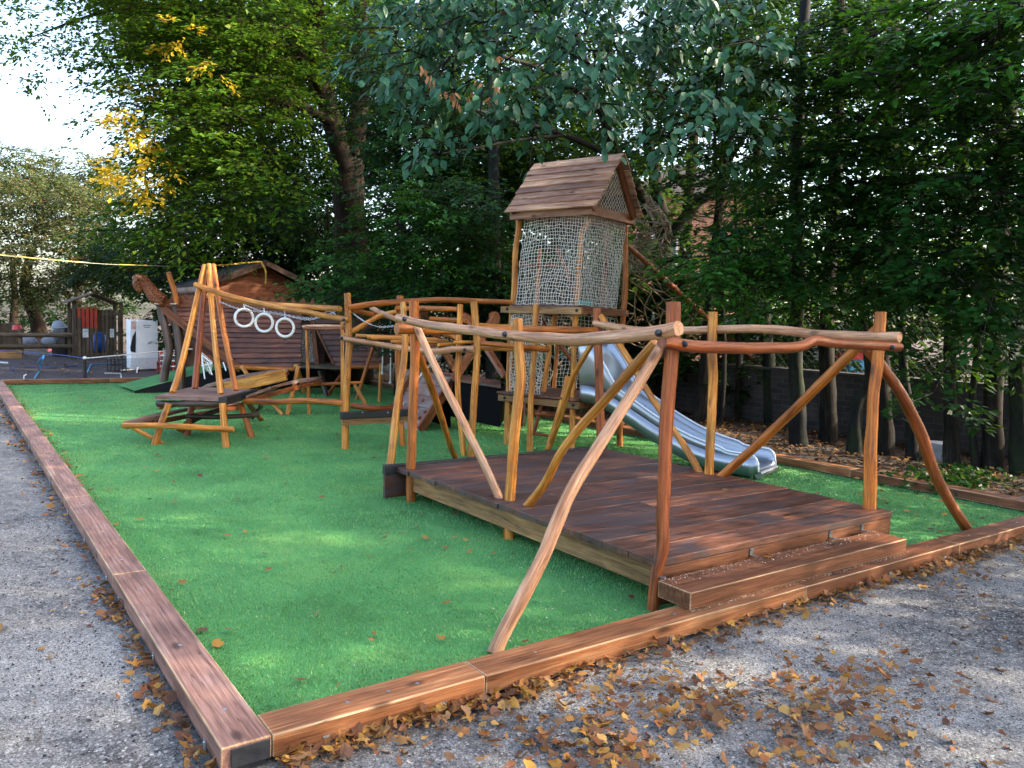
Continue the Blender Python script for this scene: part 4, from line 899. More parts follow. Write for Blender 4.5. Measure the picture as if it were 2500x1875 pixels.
def hullside(nm, tl, tr, bl_, br, nbd, off, mat='hull'):
    """lapped boards between a top edge and a bottom edge"""
    tl, tr, bl_, br = [np.array(x, float) for x in (tl, tr, bl_, br)]; mb = MB()
    for i in range(nbd):
        t0, t1 = i/nbd, (i+1.18)/nbd
        l0, l1 = tl+(bl_-tl)*t0, tl+(bl_-tl)*min(t1, 1.02); r0, r1 = tr+(br-tr)*t0, tr+(br-tr)*min(t1, 1.02)
        o0, o1 = SN*(off+.002), SN*(off+.05)
        P = [l0+o0, r0+o0, r1+o1, l1+o1]; mb.prism([P[3], P[2], P[1], P[0]], -SN*.022, r1-l1)
    return mb.build(nm, M[mat], ship)
hl = hullside('hull_side', SH(390, 742), SH(737, 752), SH(580, 897), SH(735, 893), 12, 0)
hr_ = hullside('hull_side', SH(757, 760), SH(949, 758), SH(816, 893), SH(934, 893), 10, 0)
hullside('hull_far_side', SH(420, 742)-SN*1.6, SH(960, 755)-SN*1.6, SH(560, 895)-SN*1.6, SH(950, 893)-SN*1.6, 9, 0)
MB().prism([SH(949, 756), SH(934, 893), SH(934, 893)-SN*1.6, SH(949, 756)-SN*1.6], SD*.03).build('stern_wall', M['hull'], ship)
# scalloped rail
def scallop(u0, u1, v0, v1, n, off):
    o = []; 
    for i in range(n):
        for k in range(9):
            t = (i+k/8.)/n; s = k/8.
            h = .055*(1-sin(pi*s)**.75) if 0 < k < 8 else .085
            if k in (0, 8): h = .095
            if k in (1, 7): h = .065
            u = u0+(u1-u0)*t; v = v0+(v1-v0)*t; o.append(SH(u, v, off)+V3(0, 0, .058+h*1.15))
    o += [SH(u1, v1+11, off), SH(u0, v0+11, off)]
    return MB().prism(o[::-1], -SN*.035, SD).build('scalloped_rail', M['carve'], ship, .006, edge='worn')
scallop(396, 740, 737, 746, 14, .05); scallop(740, 952, 746, 748, 9, .05); scallop(420, 960, 734, 748, 18, -1.6)
# stem boards at the bow and the sloped doorway edge
MB().bar(SH(392, 748, .06), SH(588, 902, .06), .05, .16, (0, 0, 1)).build('stem_board', M['carve'], ship, .004)
MB().bar(SH(392, 762, -.75), SH(588, 915, -.75), .05, .16, (0, 0, 1)).build('stem_board', M['hull'], ship)
MB().prism([SH(392, 752, .0), SH(586, 902, 0), SH(586, 902, -1.5), SH(392, 752, -1.5)], V3(0, 0, -.02)).build('bow_bottom', M['hull'], ship)
MB().bar(SH(755, 765, .05), SH(814, 889, .05), .04, .05, SN).build('door_board', M['carve'], ship)
MB().bar(SH(760, 756, -.3), SH(775, 890, -.3), .09, .09, SN).build('door_post', M['carve'], ship)
dk = MB(); d0, d1 = SH(735, 889, -1.2), SH(830, 889, -1.2); f0, f1 = PD(730, 894, DEP(SH(735, 893))-.45), PD(836, 893, DEP(SH(816, 893))-.5)
for p in (d0, d1, f0, f1): p[2] = .66
for i in range(6): dk.prism([f0+(d0-f0)*(i/6+.005), f1+(d1-f1)*(i/6+.005), f1+(d1-f1)*((i+1)/6-.005), f0+(d0-f0)*((i+1)/6-.005)], (0, 0, -.05), f1-f0)
dk.build('landing_boards', M['grey_wood'], ship, .003)
net('doorway_net', ship, SH(736, 800, -.35), SH(768, 800, -.35)-SH(736, 800, -.35), V3(.0, 0, -.75), 8, 18, .006, 'rope', .05)
log(ship, 'ship_leg', [PX(797, 968), PD(780, 905, DEP(SH(797, 900)))], .05, .05, 'darkpost'); log(ship, 'ship_leg', [PX(800, 966), PD(832, 915, DEP(SH(797, 900)))], .04, .04, 'red_log')
log(ship, 'ship_leg', [PX(745, 960), PD(722, 893, DEP(SH(722, 893, .2)))], .05, .05, 'honey')
log(ship, 'keel_pole', [SH(574, 896, .1), SH(720, 902, .1)], .05, .05, 'amber'); log(ship, 'keel_pole', [SH(820, 896, .06), SH(935, 896, .06)], .04, .04, 'amber')
log(ship, 'bow_post', atd(S0+SN*.15, (397, 958), (404, 900), (413, 860), (408, 820), (398, 780), (390, 742)), .085, .082, 'darkpost', n=14)
log(ship, 'bow_post', atd(S0+SN*.1+SD*.35, (441, 958), (440, 880), (433, 800), (427, 742)), .105, .095, 'darkpost', n=14)
log(ship, 'bow_mast', [SH(432, 744, .15), SH(427, 715, .15), SH(419, 690, .15), SH(412, 668, .15)], .055, .05, 'amber')
MB().tube([SH(411.8, 667, .15), SH(411, 664.5, .15)], .05, 12).build('mast_end', M['pale_log'], ship)
# carved head: neck sweeping up and left from the bow, skull, open jaw, horns
Hd = lambda u, v, o=.12: SH(u, v, o)
neck = MB().tube([Hd(402, 736), Hd(392, 732), Hd(378, 722), Hd(367, 708), Hd(359, 696), Hd(352, 686), Hd(346, 680)], [.12, .15, .16, .14, .12, .115, .11], 14, True, .05, 6)
neck.tube([Hd(350, 682), Hd(342, 684), Hd(338, 694), Hd(342, 705), Hd(347, 710)], [.10, .145, .125, .09, .06], 12, True, .06, 5)
neck.tube([Hd(345, 682), Hd(336, 682), Hd(330, 680), Hd(326, 679)], [.12, .12, .095, .06], 12, True, .06, 5)
hd = neck.build('carved_head', M['scaled'], ship)
sb = hd.modifiers.new('smooth', 'SUBSURF'); sb.levels = 1; sb.render_levels = 1
hm = MB(); hm.tube([Hd(331, 674), Hd(326, 678), Hd(324.5, 685)], [.035, .03, .015], 8); hm.tube([Hd(333, 672, .2), Hd(338, 675, .2), Hd(347, 677, .2)], [.03, .035, .03], 8); hm.build('pale_mane', M['pale_log'], hd)
ey = MB()
for o in (.25, -.01): ey.ball(Hd(338, 684, o), .03, 8)
ey.build('eye', M['black'], hd)
for u, v in ((388, 742), (427, 742)):
    c = SH(u, v, .14); MB().tube([c+V3(0, 0, -.008), c+V3(0, 0, .008)], .10, 16).build('post_strap', M['galv'], ship)

# ================================================================== SHED
YS = 20.6
GX = lambda u, v, y=YS: PV(u, v, (0, y), (1, 0))
shed = thing('garden_shed', (GX(560, 860)[0], YS+1.4, 0), 'brown weatherboarded shed with a low gable roof behind the ship', 'shed')
el, ap = GX(477, 700), GX(640, 641); er = ap+(ap-el)*V3(1, 0, -1); er[2] = el[2]; er[0] = 2*ap[0]-el[0]
wx0, wx1 = el[0]+.22, er[0]-.22; ez_ = el[2]-.10
mb = MB(); nb = 16; H = ap[2]-.06
for i in range(int(H/.14)+1):
    z0 = i*.14; z1 = min(z0+.155, H); sl2 = (ap[0]-wx0)/(H-ez_) if H > ez_ else 1
    xa = wx0 if z0 < ez_ else wx0+(z0-ez_)*sl2; xb = 2*ap[0]-xa
    if xb-xa > .05: mb.prism([(xa, YS-.02, z0), (xb, YS-.02, z0), (min(xb, xb if z1 < ez_ else 2*ap[0]-(wx0+(z1-ez_)*sl2)), YS, z1), (xa if z1 < ez_ else wx0+(z1-ez_)*sl2, YS, z1)], (0, .018, 0), (1, 0, 0))
mb.build('gable_wall', M['shedw'], shed)
mb = MB(); LEN = 3.2
for i in range(int(ez_/.14)+1):
    z0 = i*.14; mb.prism([(wx0-.02, YS, z0), (wx0-.02, YS+LEN, z0), (wx0, YS+LEN, z0+.155), (wx0, YS, z0+.155)], (.018, 0, 0), (0, 1, 0))
mb.aabb(wx1, wx1+.03, YS, YS+LEN, 0, ez_); mb.aabb(wx0, wx1, YS+LEN-.03, YS+LEN, 0, ez_)
mb.build('side_wall', M['shedw'], shed)
rf = MB()
for s in (-1, 1):
    e = el if s < 0 else er
    p0, p1 = V3(e[0], YS-.35, e[2]), V3(ap[0], YS-.35, ap[2]); rf.prism([p0, p1, p1+V3(0, LEN+.7, 0), p0+V3(0, LEN+.7, 0)], (0, 0, .06), (0, 1, 0))
rfo = rf.build('roof', M['shedroof'], shed)
for s in (-1, 1):
    e = el if s < 0 else er; MB().bar((e[0], YS-.37, e[2]-.04), (ap[0], YS-.37, ap[2]-.03), .03, .15).build('barge_board', M['darkpost'], rfo)
fb = []
for i in range(28):
    y = YS-.3+LEN*i/28; fb += [(el[0]-.01, y, el[2]-.08), (el[0]-.01, y+LEN/56, el[2]-.19)]
fb += [(el[0]-.01, YS-.3+LEN, el[2]), (el[0]-.01, YS-.3, el[2])]
MB().prism(fb, (.02, 0, 0), (0, 1, 0)).build('eaves_fringe', M['ramp'], rfo)
for y, zt_ in ((YS+.45, 1.9), (YS+1.5, 1.9)):
    wf = MB(); wf.aabb(wx0-.05, wx0-.025, y, y+.7, .9, zt_); wd = wf.build('window', M['pane_white'], shed)
    MB().aabb(wx0-.058, wx0-.05, y+.05, y+.33, .95, zt_-.05).aabb(wx0-.058, wx0-.05, y+.37, y+.65, .95, zt_-.05).build('pane', M['glass'], wd)

# ================================================================== LEFT BACKGROUND
wl = thing('washing_line', (1, 12, 1.8), 'long pale and yellow line strung from the left to the shed with a loose end', 'line')
q = [PD(-60, 617, 11), PD(0, 623, 11.4), PD(150, 637, 12.5), PD(300, 647, 15), PD(430, 650, 17.2), PD(510, 649, 18.5)]
MB().tube(q, .006, 6, True, 0, 8).build('cord', M['old_rope'], wl)
MB().tube([q[1]+V3(0, 0, .012), PD(70, 629, 11.2), PD(150, 636, 12.5), PD(215, 641, 13.7)], .007, 6, True, 0, 5).build('yellow_stretch', M['rope_y'], wl)
MB().tube([PD(290, 646, 14.8), PD(360, 648, 16)], .009, 6, True, 0, 4).build('yellow_stretch', M['rope_y'], wl)
MB().tube([q[-1], PD(570, 645, 19.4), PD(632, 639, YS*.98), PD(640, 645, 20), PD(648, 660, 20), PD(649, 678, 20), PD(648, 693, 20)], .02, 6, True, 0, 5).build('loose_end', M['rope_y'], wl)
# play stall with two pallet doors
YP = 27.5
PP = lambda u, v, y=YP: PV(u, v, (0, y), (1, 0))
st = thing('play_stall', (PP(240, 868)[0], YP, 0), 'weathered timber play stall with a ridged roof and two slatted doors', 'stall')
zr, ze = PP(226, 718)[2], PP(164, 740)[2]; xl, xr, xm = PP(164, 740)[0], PP(294, 746)[0], PP(228, 718)[0]
fl = PP(190, 868)[2]
for x in (PP(181, 800)[0], PP(296, 800)[0]):
    for y in (YP, YP+1.3): MB().aabb(x-.05, x+.05, y-.05, y+.05, 0, ze+.1).build('post', M['grey_wood'], st)
rm = MB()
for s, x in ((-1, xl), (1, xr)):
    rm.prism([(x, YP-.2, ze), (xm, YP-.2, zr), (xm, YP+1.6, zr), (x, YP+1.6, ze)], (0, 0, .05), (0, 1, 0))
rm.build('roof', M['grey_wood'], st)
MB().aabb(PP(181, 800)[0], PP(296, 800)[0], YP+1.3, YP+1.35, 0, ze-.2).build('back_wall', M['grey_wood'], st)
for nm, u0, u1, v0, v1, om in (('slatted_door', 188, 239, 750, 870, True), ('slatted_door', 247, 295, 756, 868, False)):
    n = 5; bb = MB(); ob_ = MB(); zt0, zb0 = PP(u0, v0)[2], max(.03, PP(u0, v1)[2])
    for i in range(n):
        a, b = u0+(u1-u0)*(i+.08)/n, u0+(u1-u0)*(i+.72)/n; xa, xb = PP(a, 800)[0], PP(b, 800)[0]
        tilt = .05 if om else 0.
        zc_ = zt0-(zt0-zb0)*(.42 if i else .30) if om else zt0
        if i == 0 and om: zc_ = zt0-(zt0-zb0)*.22
        bb.aabb(xa+tilt*0, xb, YP-.12, YP-.10, zb0, zc_ if om else zt0+rnd.uniform(-.04, .03))
        if om: ob_.aabb(xa, xb, YP-.12, YP-.10, zc_+.002, zt0+rnd.uniform(-.04, .04))
    for z in (zb0+.15, (zt0+zb0)/2, zt0-.15): bb.aabb(PP(u0, 800)[0], PP(u1-2, 800)[0], YP-.099, YP-.075, z-.04, z+.04)
    dr = bb.build(nm, M['grey_wood'], st)
    if om: ob_.build('painted_slats', M['orange_paint'], dr)
    nu = 209 if om else 273.5
    for v in (808, 818.5):
        c = PP(nu, v, YP-.125); MB().box(c, (.085 if om else .065, 0, 0), (0, .004, 0), (0, 0, .072)).build('paper_notice', M['paper'], dr)
        k = MB()
        for dx, dz, ww in ((0, .02, .03), (-.01, -.015, .035), (.01, -.03, .02)): k.box(c+V3(dx, -.006, dz), (ww, 0, 0), (0, .001, 0), (0, 0, .004))
        k.build('notice_marks', M['grey'], dr)
bk = MB(); bk.ball(PP(243, 836, YP+.5), .3, 12, (1, 1, 1.2)); tag(bk.build('blue_sack', M['blue']), 'round blue plastic sack inside the slatted play stall', 'sack')
# white box cupboard
YB = 21.8
BX = lambda u, v, y=YB: PV(u, v, (0, y), (1, 0))
p0, p1 = BX(334, 893), BX(386, 893); zt_ = BX(350, 782)[2]
bx = thing('white_cupboard', ((p0[0]+p1[0])/2, YB+.4, 0), 'tall white box cupboard standing on the dark court beside the bow posts', 'cupboard')
MB().aabb(p0[0], p1[0], YB, YB+.7, .03, zt_).build('body', M['white'], bx, .015)
xs_ = BX(320, 850)[0]; MB().aabb(xs_, p0[0]-.003, YB+.05, YB+.7, .03, zt_+.01).build('side_panel', M['white'], bx, .008)
MB().aabb(xs_+.015, BX(333, 800)[0], YB+.043, YB+.049, BX(330, 804)[2], BX(330, 785)[2]).build('notice', M['pink_paper'], bx)
MB().prism([BX(332, 807, YB+.04), BX(324, 822, YB+.04), BX(318, 848, YB+.04), BX(319, 858, YB+.04), BX(331, 861, YB+.04)][::-1], (0, .01, 0)).build('black_flap', M['black'], bx)
mk = MB()
for u, v, w_ in ((352, 795, .03), (358, 794, .05), (366, 795, .035), (354, 799, .02), (361, 799, .05)): mk.box(BX(u, v, YB-.004), (w_, 0, 0), (0, .002, 0), (0, 0, .010))
mk.build('faded_lettering', M['grey'], bx)
# rail fence, picket fence, barrel, sacks
YF = 28.6
FX = lambda u, v, y=YF: PV(u, v, (0, y), (1, 0))
pf = thing('rail_fence', (FX(90, 860)[0], YF, 0), 'rough split-rail fence with two log rails left of the play stall', 'fence')
for u in (-115, 49, 184): x = FX(u, 850)[0]; log(pf, 'post', [(x, YF, 0), (x, YF, FX(u, 803)[2])], .075, .07, 'grey_wood')
for v in (817, 845): log(pf, 'rail', [FX(-130, v-3, YF-.1), FX(-20, v, YF-.1), FX(60, v+1, YF-.1), FX(186, v+1, YF-.1)], .075, .08, 'grey_wood', bend=.05)
pk = MB()
for i in range(16): x = FX(-20+i*5, 850, YF+2)[0]; pk.aabb(x-.04, x+.04, YF+2, YF+2.03, 0, 1.1+rnd.uniform(-.05, .05))
pk.aabb(FX(-22, 850, YF+2)[0], FX(60, 850, YF+2)[0], YF+2.03, YF+2.07, .8, .9)
tag(pk.build('picket_fence', M['grey_wood']), 'low grey picket fence behind the split-rail fence at the left edge', 'fence')
br = thing('water_barrel', (FX(156, 860, YF+.9)[0], YF+.9, 0), 'black plastic barrel with a loose cover behind the rail fence', 'barrel')
c = V3(*ORG['water_barrel'][:2], 0)
MB().tube([c, c+V3(0, 0, .45), c+V3(0, 0, .9), c+V3(0, 0, 1.0)], [.36, .40, .37, .34], 20, True, 0, 4).build('drum', M['black'], br); MB().tube([c+V3(0, 0, 1.0), c+V3(0, 0, 1.07), c+V3(.05, 0, 1.12)], [.36, .33, .1], 20, True, .1, 3).build('cover', M['grey'], br)
gs = MB(); gs.ball(FX(125, 835, YF+.8), .26, 10, (1.3, .8, .8)); gs.ball(FX(70, 835, YF+.9), .24, 10, (1.2, .8, .9)); tag(gs.build('grey_sacks', M['grey']), 'lumpy grey tarpaulin bundle beside the black barrel', 'bundle')
wb = MB().aabb(FX(-40, 850, YF-.6)[0], FX(53, 850, YF-.6)[0], YF-.7, YF-.6, 0, .28); tag(wb.build('yellow_board', M['beam']), 'pale yellowish board on edge at the foot of the rail fence', 'board')
cb = FX(42, 805, YF+1.2); tag(MB().tube([cb, cb+V3(0, 0, .16)], [.16, .12], 12).build('red_bucket', M['red']), 'small upturned red bucket on a fence post by the left trees', 'bucket')
tr_ = MB().prism([PX(118, 860), PX(129, 855), PX(128, 852)+V3(0, 0, .15)], (0, .3, .05)); tag(tr_.build('red_cone_toy', M['red']), 'small red toy wedge on the ground by the black barrel', 'toy')
# court net and pole
YN = 18.4
NX = lambda u, v, y=YN: PV(u, v, (0, y), (1, 0))
cn = thing('court_net', (NX(207, 923)[0], YN, 0), 'low black court net with a white tape, tied to a short dark post', 'net')
pt = NX(207, 875); MB().tube([V3(pt[0], YN, 0), pt], .035, 10).build('post', M['black'], cn); MB().ball(pt+V3(0, 0, .01), .045, 8).build('post_cap', M['white'], cn)
MB().tube([pt, PD(320, 865, 19.9), PD(390, 858, 20.6), PD(470, 852, 21)], .016, 6, True, 0, 4).build('tape', M['white'], cn)
MB().tube([pt, PD(150, 867, 20.5), PD(90, 862, 21.5), PD(20, 857, 23), PD(-40, 855, 24)], .012, 6, True, 0, 4).build('blue_tape', M['navy'], cn)
net('mesh', cn, NX(0, 878), NX(207, 878)-NX(0, 878), V3(0, 0, -.42), 90, 20, .0016, 'black', .0, .004)
net('mesh', cn, NX(207, 878), NX(420, 872)-NX(207, 878), V3(0, 0, -.42), 90, 20, .0016, 'black', .0, .004)
def bent(name, label, pts, r, mat, cat): return tag(MB().tube(pts, r, 6, True).build(name, M[mat], None), label, cat)
bent('white_pipe', 'thin white bent pipe near the far sleeper, left one of the court litter', [NX(58, 925), NX(59, 917), NX(65, 914)], .016, 'white', 'pipe')
bent('white_pipe', 'white pipe corner lying by the far sleeper right of the net post', [NX(255, 911, 18.8), NX(295, 912, 18.8), NX(296, 925, 18.2)], .018, 'white', 'pipe')
bent('white_pipe', 'long straight white pipe lying in front of the white cupboard', [PX(296, 904, .03), PX(365, 900, .03)], .022, 'white', 'pipe')
bent('white_pipe', 'white pipe with a bent end crossing the court before the cupboard', [PX(334, 909, .03), PX(335, 898, .08), PX(345, 897, .05), PX(395, 894, .05)], .02, 'white', 'pipe')
bent('white_pipe', 'short white pipe piece at the left edge of the court', [PX(0, 885, .03), PX(14, 886, .03), PX(20, 886, .03)], .03, 'white', 'pipe')
bent('loose_cord', 'bright blue cord drooping from a stick on the left court', [PX(83, 925, .02), PX(95, 906, .02), PX(104, 878, .4), PX(107, 868, .5), PX(98, 878, .35), PX(92, 886, .2)], .02, 'cyan', 'cord')  # loose coloured cords on the court
bent('loose_cord', 'blue cord lying right of the net post towards the cupboard', [PX(212, 910, .02), PX(222, 890, .02), PX(265, 887, .02), PX(318, 884, .02)], .018, 'cyan', 'cord')
bent('loose_cord', 'dark cord snaking over the left half of the court', [PX(30, 905, .02), PX(31, 896, .02), PX(80, 897, .02), PX(130, 898, .02), PX(188, 893, .02)], .018, 'navy', 'cord')
cr = MB(); y0_ = 21.0
P4 = [BX(270, 905, y0_), BX(308, 903, y0_)]
for x in np.linspace(P4[0][0], P4[1][0], 5):
    for y in (y0_, y0_+.5): cr.tube([(x, y, .0), (x, y, .36)], .013, 5)
    cr.tube([(x, y0_, .36), (x, y0_+.5, .36)], .012, 5)
for z in (.02, .19, .36):
    for y in (y0_, y0_+.5): cr.tube([(P4[0][0], y, z), (P4[1][0], y, z)], .013, 5)
tag(cr.build('wire_crate', M['black']), 'empty black wire frame crate on the dark court', 'crate')
rc = MB(); o = BX(391, 900, 20.6)
for z in (.18, .33, .48): rc.tube([o+V3(0, 0, z-o[2]), o+V3(.42, 0, z-o[2])], .022, 6)
cw = rc.build('white_rails', M['white'], None); 
rr = thing('red_chair', (o[0]+.2, 20.7, 0), 'red metal framed chair with white bars behind the bow posts', 'chair'); cw.parent = rr; cw.location = tuple(ORG[cw.name]-ORG['red_chair'])
fm = MB()
for x in (o[0], o[0]+.42): fm.tube([(x, 20.62, 0), (x, 20.62, .40), (x+.02, 20.62, .56), (x+.1, 20.64, .6)], .018, 6); fm.tube([(x, 20.95, 0), (x, 20.95, .30), (x, 20.62, .30)], .018, 6)
fm.build('frame', M['red'], rr)
sh = MB(); g0 = PD(492, 893, 16.4)
gd = thing('small_goal', (g0[0], g0[1], 0), 'small white goal frame with netting behind the orange poles', 'goal')
for a, b in (((492, 866), (500, 925)), ((506, 884), (518, 915)), ((492, 893), (518, 888)), ((492, 866), (518, 888)), ((545, 885), (552, 905))): sh.tube([PD(*a, 16.4), PD(*b, 16.3)], .014, 6)
sh.build('frame', M['white'], gd)
net('netting', gd, PD(492, 862, 16.5), PD(517, 884, 16.5)-PD(492, 862, 16.5), PD(492, 892, 16.5)-PD(492, 862, 16.5), 6, 6, .008, 'rope', .02, .01)

# ================================================================== RIGHT BACKGROUND: WALL, FENCES, HOUSE
bw = thing('brick_wall', (11.2, 3, 0), 'old dark brick wall behind the row of trunks on the right', 'wall')
ww = MB(); o_ = np.array([0., 0, 0])
vs = [(11.15, -8, 0), (11.15, 11.5, 0), (11.15, 11.5, .98), (11.15, -8, .98)]
ww.add(vs, [(0, 3, 2, 1)], [(0, v[2], v[1]) for v in vs]); ww.aabb(11.153, 11.40, -8, 11.5, 0, .98); wo = ww.build('brickwork', M['wallbrick'], bw)
MB().aabb(11.11, 11.43, -8, 11.5, .982, 1.04).build('coping', M['wallbrick'], bw, .006)
cf = thing('chain_link_fence', (11.6, 2, 0), 'dark chain-link fence standing on posts just behind the brick wall', 'fence')
for y in np.arange(-6, 12, 2.6): MB().tube([(11.6, y, 0), (11.6, y, 2.1)], .03, 8).build('post', M['wire'], cf)
net('wire_mesh', cf, (11.6, 9.0, 2.05), (0, -11, 0), (0, 0, -1.05), 150, 14, .0022, 'wire', 0, .002, True)
gf = thing('green_mesh_fence', (11.5, 12.5, 0), 'dark green mesh screen fence behind the scroll boards', 'fence')
for y in (9.4, 11.4, 13.4, 15.4): MB().tube([(11.5, y, 0), (11.5, y, 1.75)], .035, 8).build('post', M['wire'], gf)
net('mesh_screen', gf, (11.48, 15.4, 1.7), (0, -6, 0), (0, 0, -1.65), 60, 22, .008, 'greennet', .0, .01)
MB().aabb(11.52, 11.53, 9.4, 15.4, .05, 1.62).build('screen_sheet', M['greennet'], gf)
# scramble net with its slanting pole
sc = thing('scramble_net', (8.6, 6.5, 0), 'brown rope scramble net hung from a long slanting dark red pole beside the tower', 'climbing net')
pA, pB = PD(1530, 598, DEP(TWLD(cR))+.1), PX(1935, 965, .2)
log(sc, 'slanting_pole', [pA, pA+(pB-pA)*.33, pA+(pB-pA)*.66, pB], .045, .05, 'carve')
nA, nB = V3(6.9, 7.6, 2.55), V3(9.6, 9.4, 2.7)
net('net', sc, nA, nB-nA, V3(.5, .35, -1.9), 16, 13, .012, 'twine', .09, .05, True)
net('net', sc, pA+V3(.1, .1, -.05), (pB-pA)*.55, V3(.2, 1.4, -.75), 12, 9, .012, 'twine', .09, .05)
bun = PD(1600, 590, 12.6); net('net', sc, bun+V3(-.35, .1, .5), V3(.45, -.15, -.05), V3(.1, 0, -1.0), 9, 18, .010, 'twine', .3, .05)
for q in (nA, nB): log(sc, 'net_post', [V3(q[0], q[1], 0), q+V3(0, 0, .1)], .05, .05, 'darkpost')
log(sc, 'net_rail', [nA, (nA+nB)/2+V3(0, 0, -.08), nB], .03, .03, 'twine' if False else 'darkpost')
# house beyond
hs = thing('brick_house', (27, 22, 0), 'reddish brick house glimpsed between the trees beyond the wall', 'house')
hw = PD(1690, 600, 30.0); hx, hy = hw[0], hw[1]
def wallq(mb, a, b, z0, z1):
    L = np.linalg.norm(np.array(b)-np.array(a)); mb.add([(*a, z0), (*b, z0), (*b, z1), (*a, z1)], [(0, 1, 2, 3)], [(0, z0, 0), (0, z0, L), (0, z1, L), (0, z1, 0)])
hm_ = MB(); hc = [(hx-2.2, hy+1.5), (hx+2.4, hy-1.9), (hx+7, hy+4.4), (hx+2.4, hy+7.8)]
for i in range(4): wallq(hm_, hc[i], hc[(i+1) % 4], 0, 6.6)
hm_.build('wall', M['housebrick'], hs)
rr_ = MB(); cen = V3(sum(c[0] for c in hc)/4, sum(c[1] for c in hc)/4, 8.6); o4 = [cen+(V3(*c, 6.55)-cen)*V3(1.08, 1.08, 1) for c in hc]
rr_.add(o4+[cen], [(0, 1, 4), (1, 2, 4), (2, 3, 4), (3, 0, 4), (3, 2, 1, 0)], o4+[cen]); rr_.build('roof', M['shedroof'], hs)
for t in (.28, .72):
    a = V3(*hc[0], 0); b = V3(*hc[1], 0); d = (b-a)/np.linalg.norm(b-a); nn = V3(d[1], -d[0], 0)
    for z in (1.0, 3.9):
        wd = MB().box(a+(b-a)*t+nn*.03+V3(0, 0, z+.6), d*.5, nn*.04, (0, 0, .6)).build('window', M['pane_white'], hs)
        MB().box(a+(b-a)*t+nn*.075+V3(0, 0, z+.6), d*.42, nn*.004, (0, 0, .52)).build('pane', M['glass'], wd)
# white van and a bright toy panel beyond the chain-link
vc = PD(1905, 868, 18.5); vz = 0
vn = thing('white_van', (vc[0]+1.2, vc[1], 0), 'parked white van partly seen through the chain-link fence', 'van')
e = RT*V3(1, 1, 0); e /= np.linalg.norm(e); f_ = V3(-e[1], e[0], 0)
vb = V3(vc[0], vc[1], 0)
side_ = [vb+e*x+V3(0, 0, z) for x, z in ((-.5, .35), (3.4, .35), (3.45, .9), (3.0, 1.15), (2.5, 1.9), (-.4, 1.95), (-.55, 1.7))]
MB().prism(side_, f_*1.7, e).build('body', M['white'], vn, .06)
MB().prism([vb+e*x+V3(0, 0, z)-f_*.012 for x, z in ((1.6, 1.2), (2.75, 1.2), (2.4, 1.75), (1.6, 1.75))], f_*.01, e).build('window', M['glass'], vn)
for x in (.4, 2.7):
    c_ = vb+e*x+V3(0, 0, .33); whl = MB().tube([c_-f_*.02, c_+f_*.2], .33, 20).build('wheel', M['black'], vn); MB().tube([c_-f_*.03, c_-f_*.01], .19, 16).build('rim', M['galv'], whl)
tp_ = thing('toy_house', (*PD(2078, 890, 15)[:2], 0), 'bright blue plastic toy house with a red top beyond the wall', 'toy house')
c_ = V3(*PD(2078, 890, 15)[:2], 0)
MB().box(c_+V3(0, 0, .62), e*.16, f_*.3, (0, 0, .58)).build('walls', M['cyan'], tp_, .03)
MB().prism([c_-e*.2-f_*.32+V3(0, 0, 1.2), c_+e*.2-f_*.32+V3(0, 0, 1.2), c_+e*.14-f_*.32+V3(0, 0, 1.32), c_-e*.1-f_*.32+V3(0, 0, 1.34)], f_*.64, e).build('roof', M['red'], tp_, .02)
MB().box(c_+e*.12-f_*.305+V3(0, 0, .95), e*.035, f_*.005, (0, 0, .06)).build('red_patch', M['red'], tp_)
cs = PX(2290, 1124); cs_ = MB().tube([cs, cs+V3(0, 0, .05), cs+V3(0, 0, .22), cs+V3(0, 0, .25)], [.19, .19, .185, .165], 24, True, .015, 3)
tag(cs_.build('concrete_stump', M['concrete']), 'short pale concrete cylinder on the leafy soil between the right-hand trunks', 'concrete block')

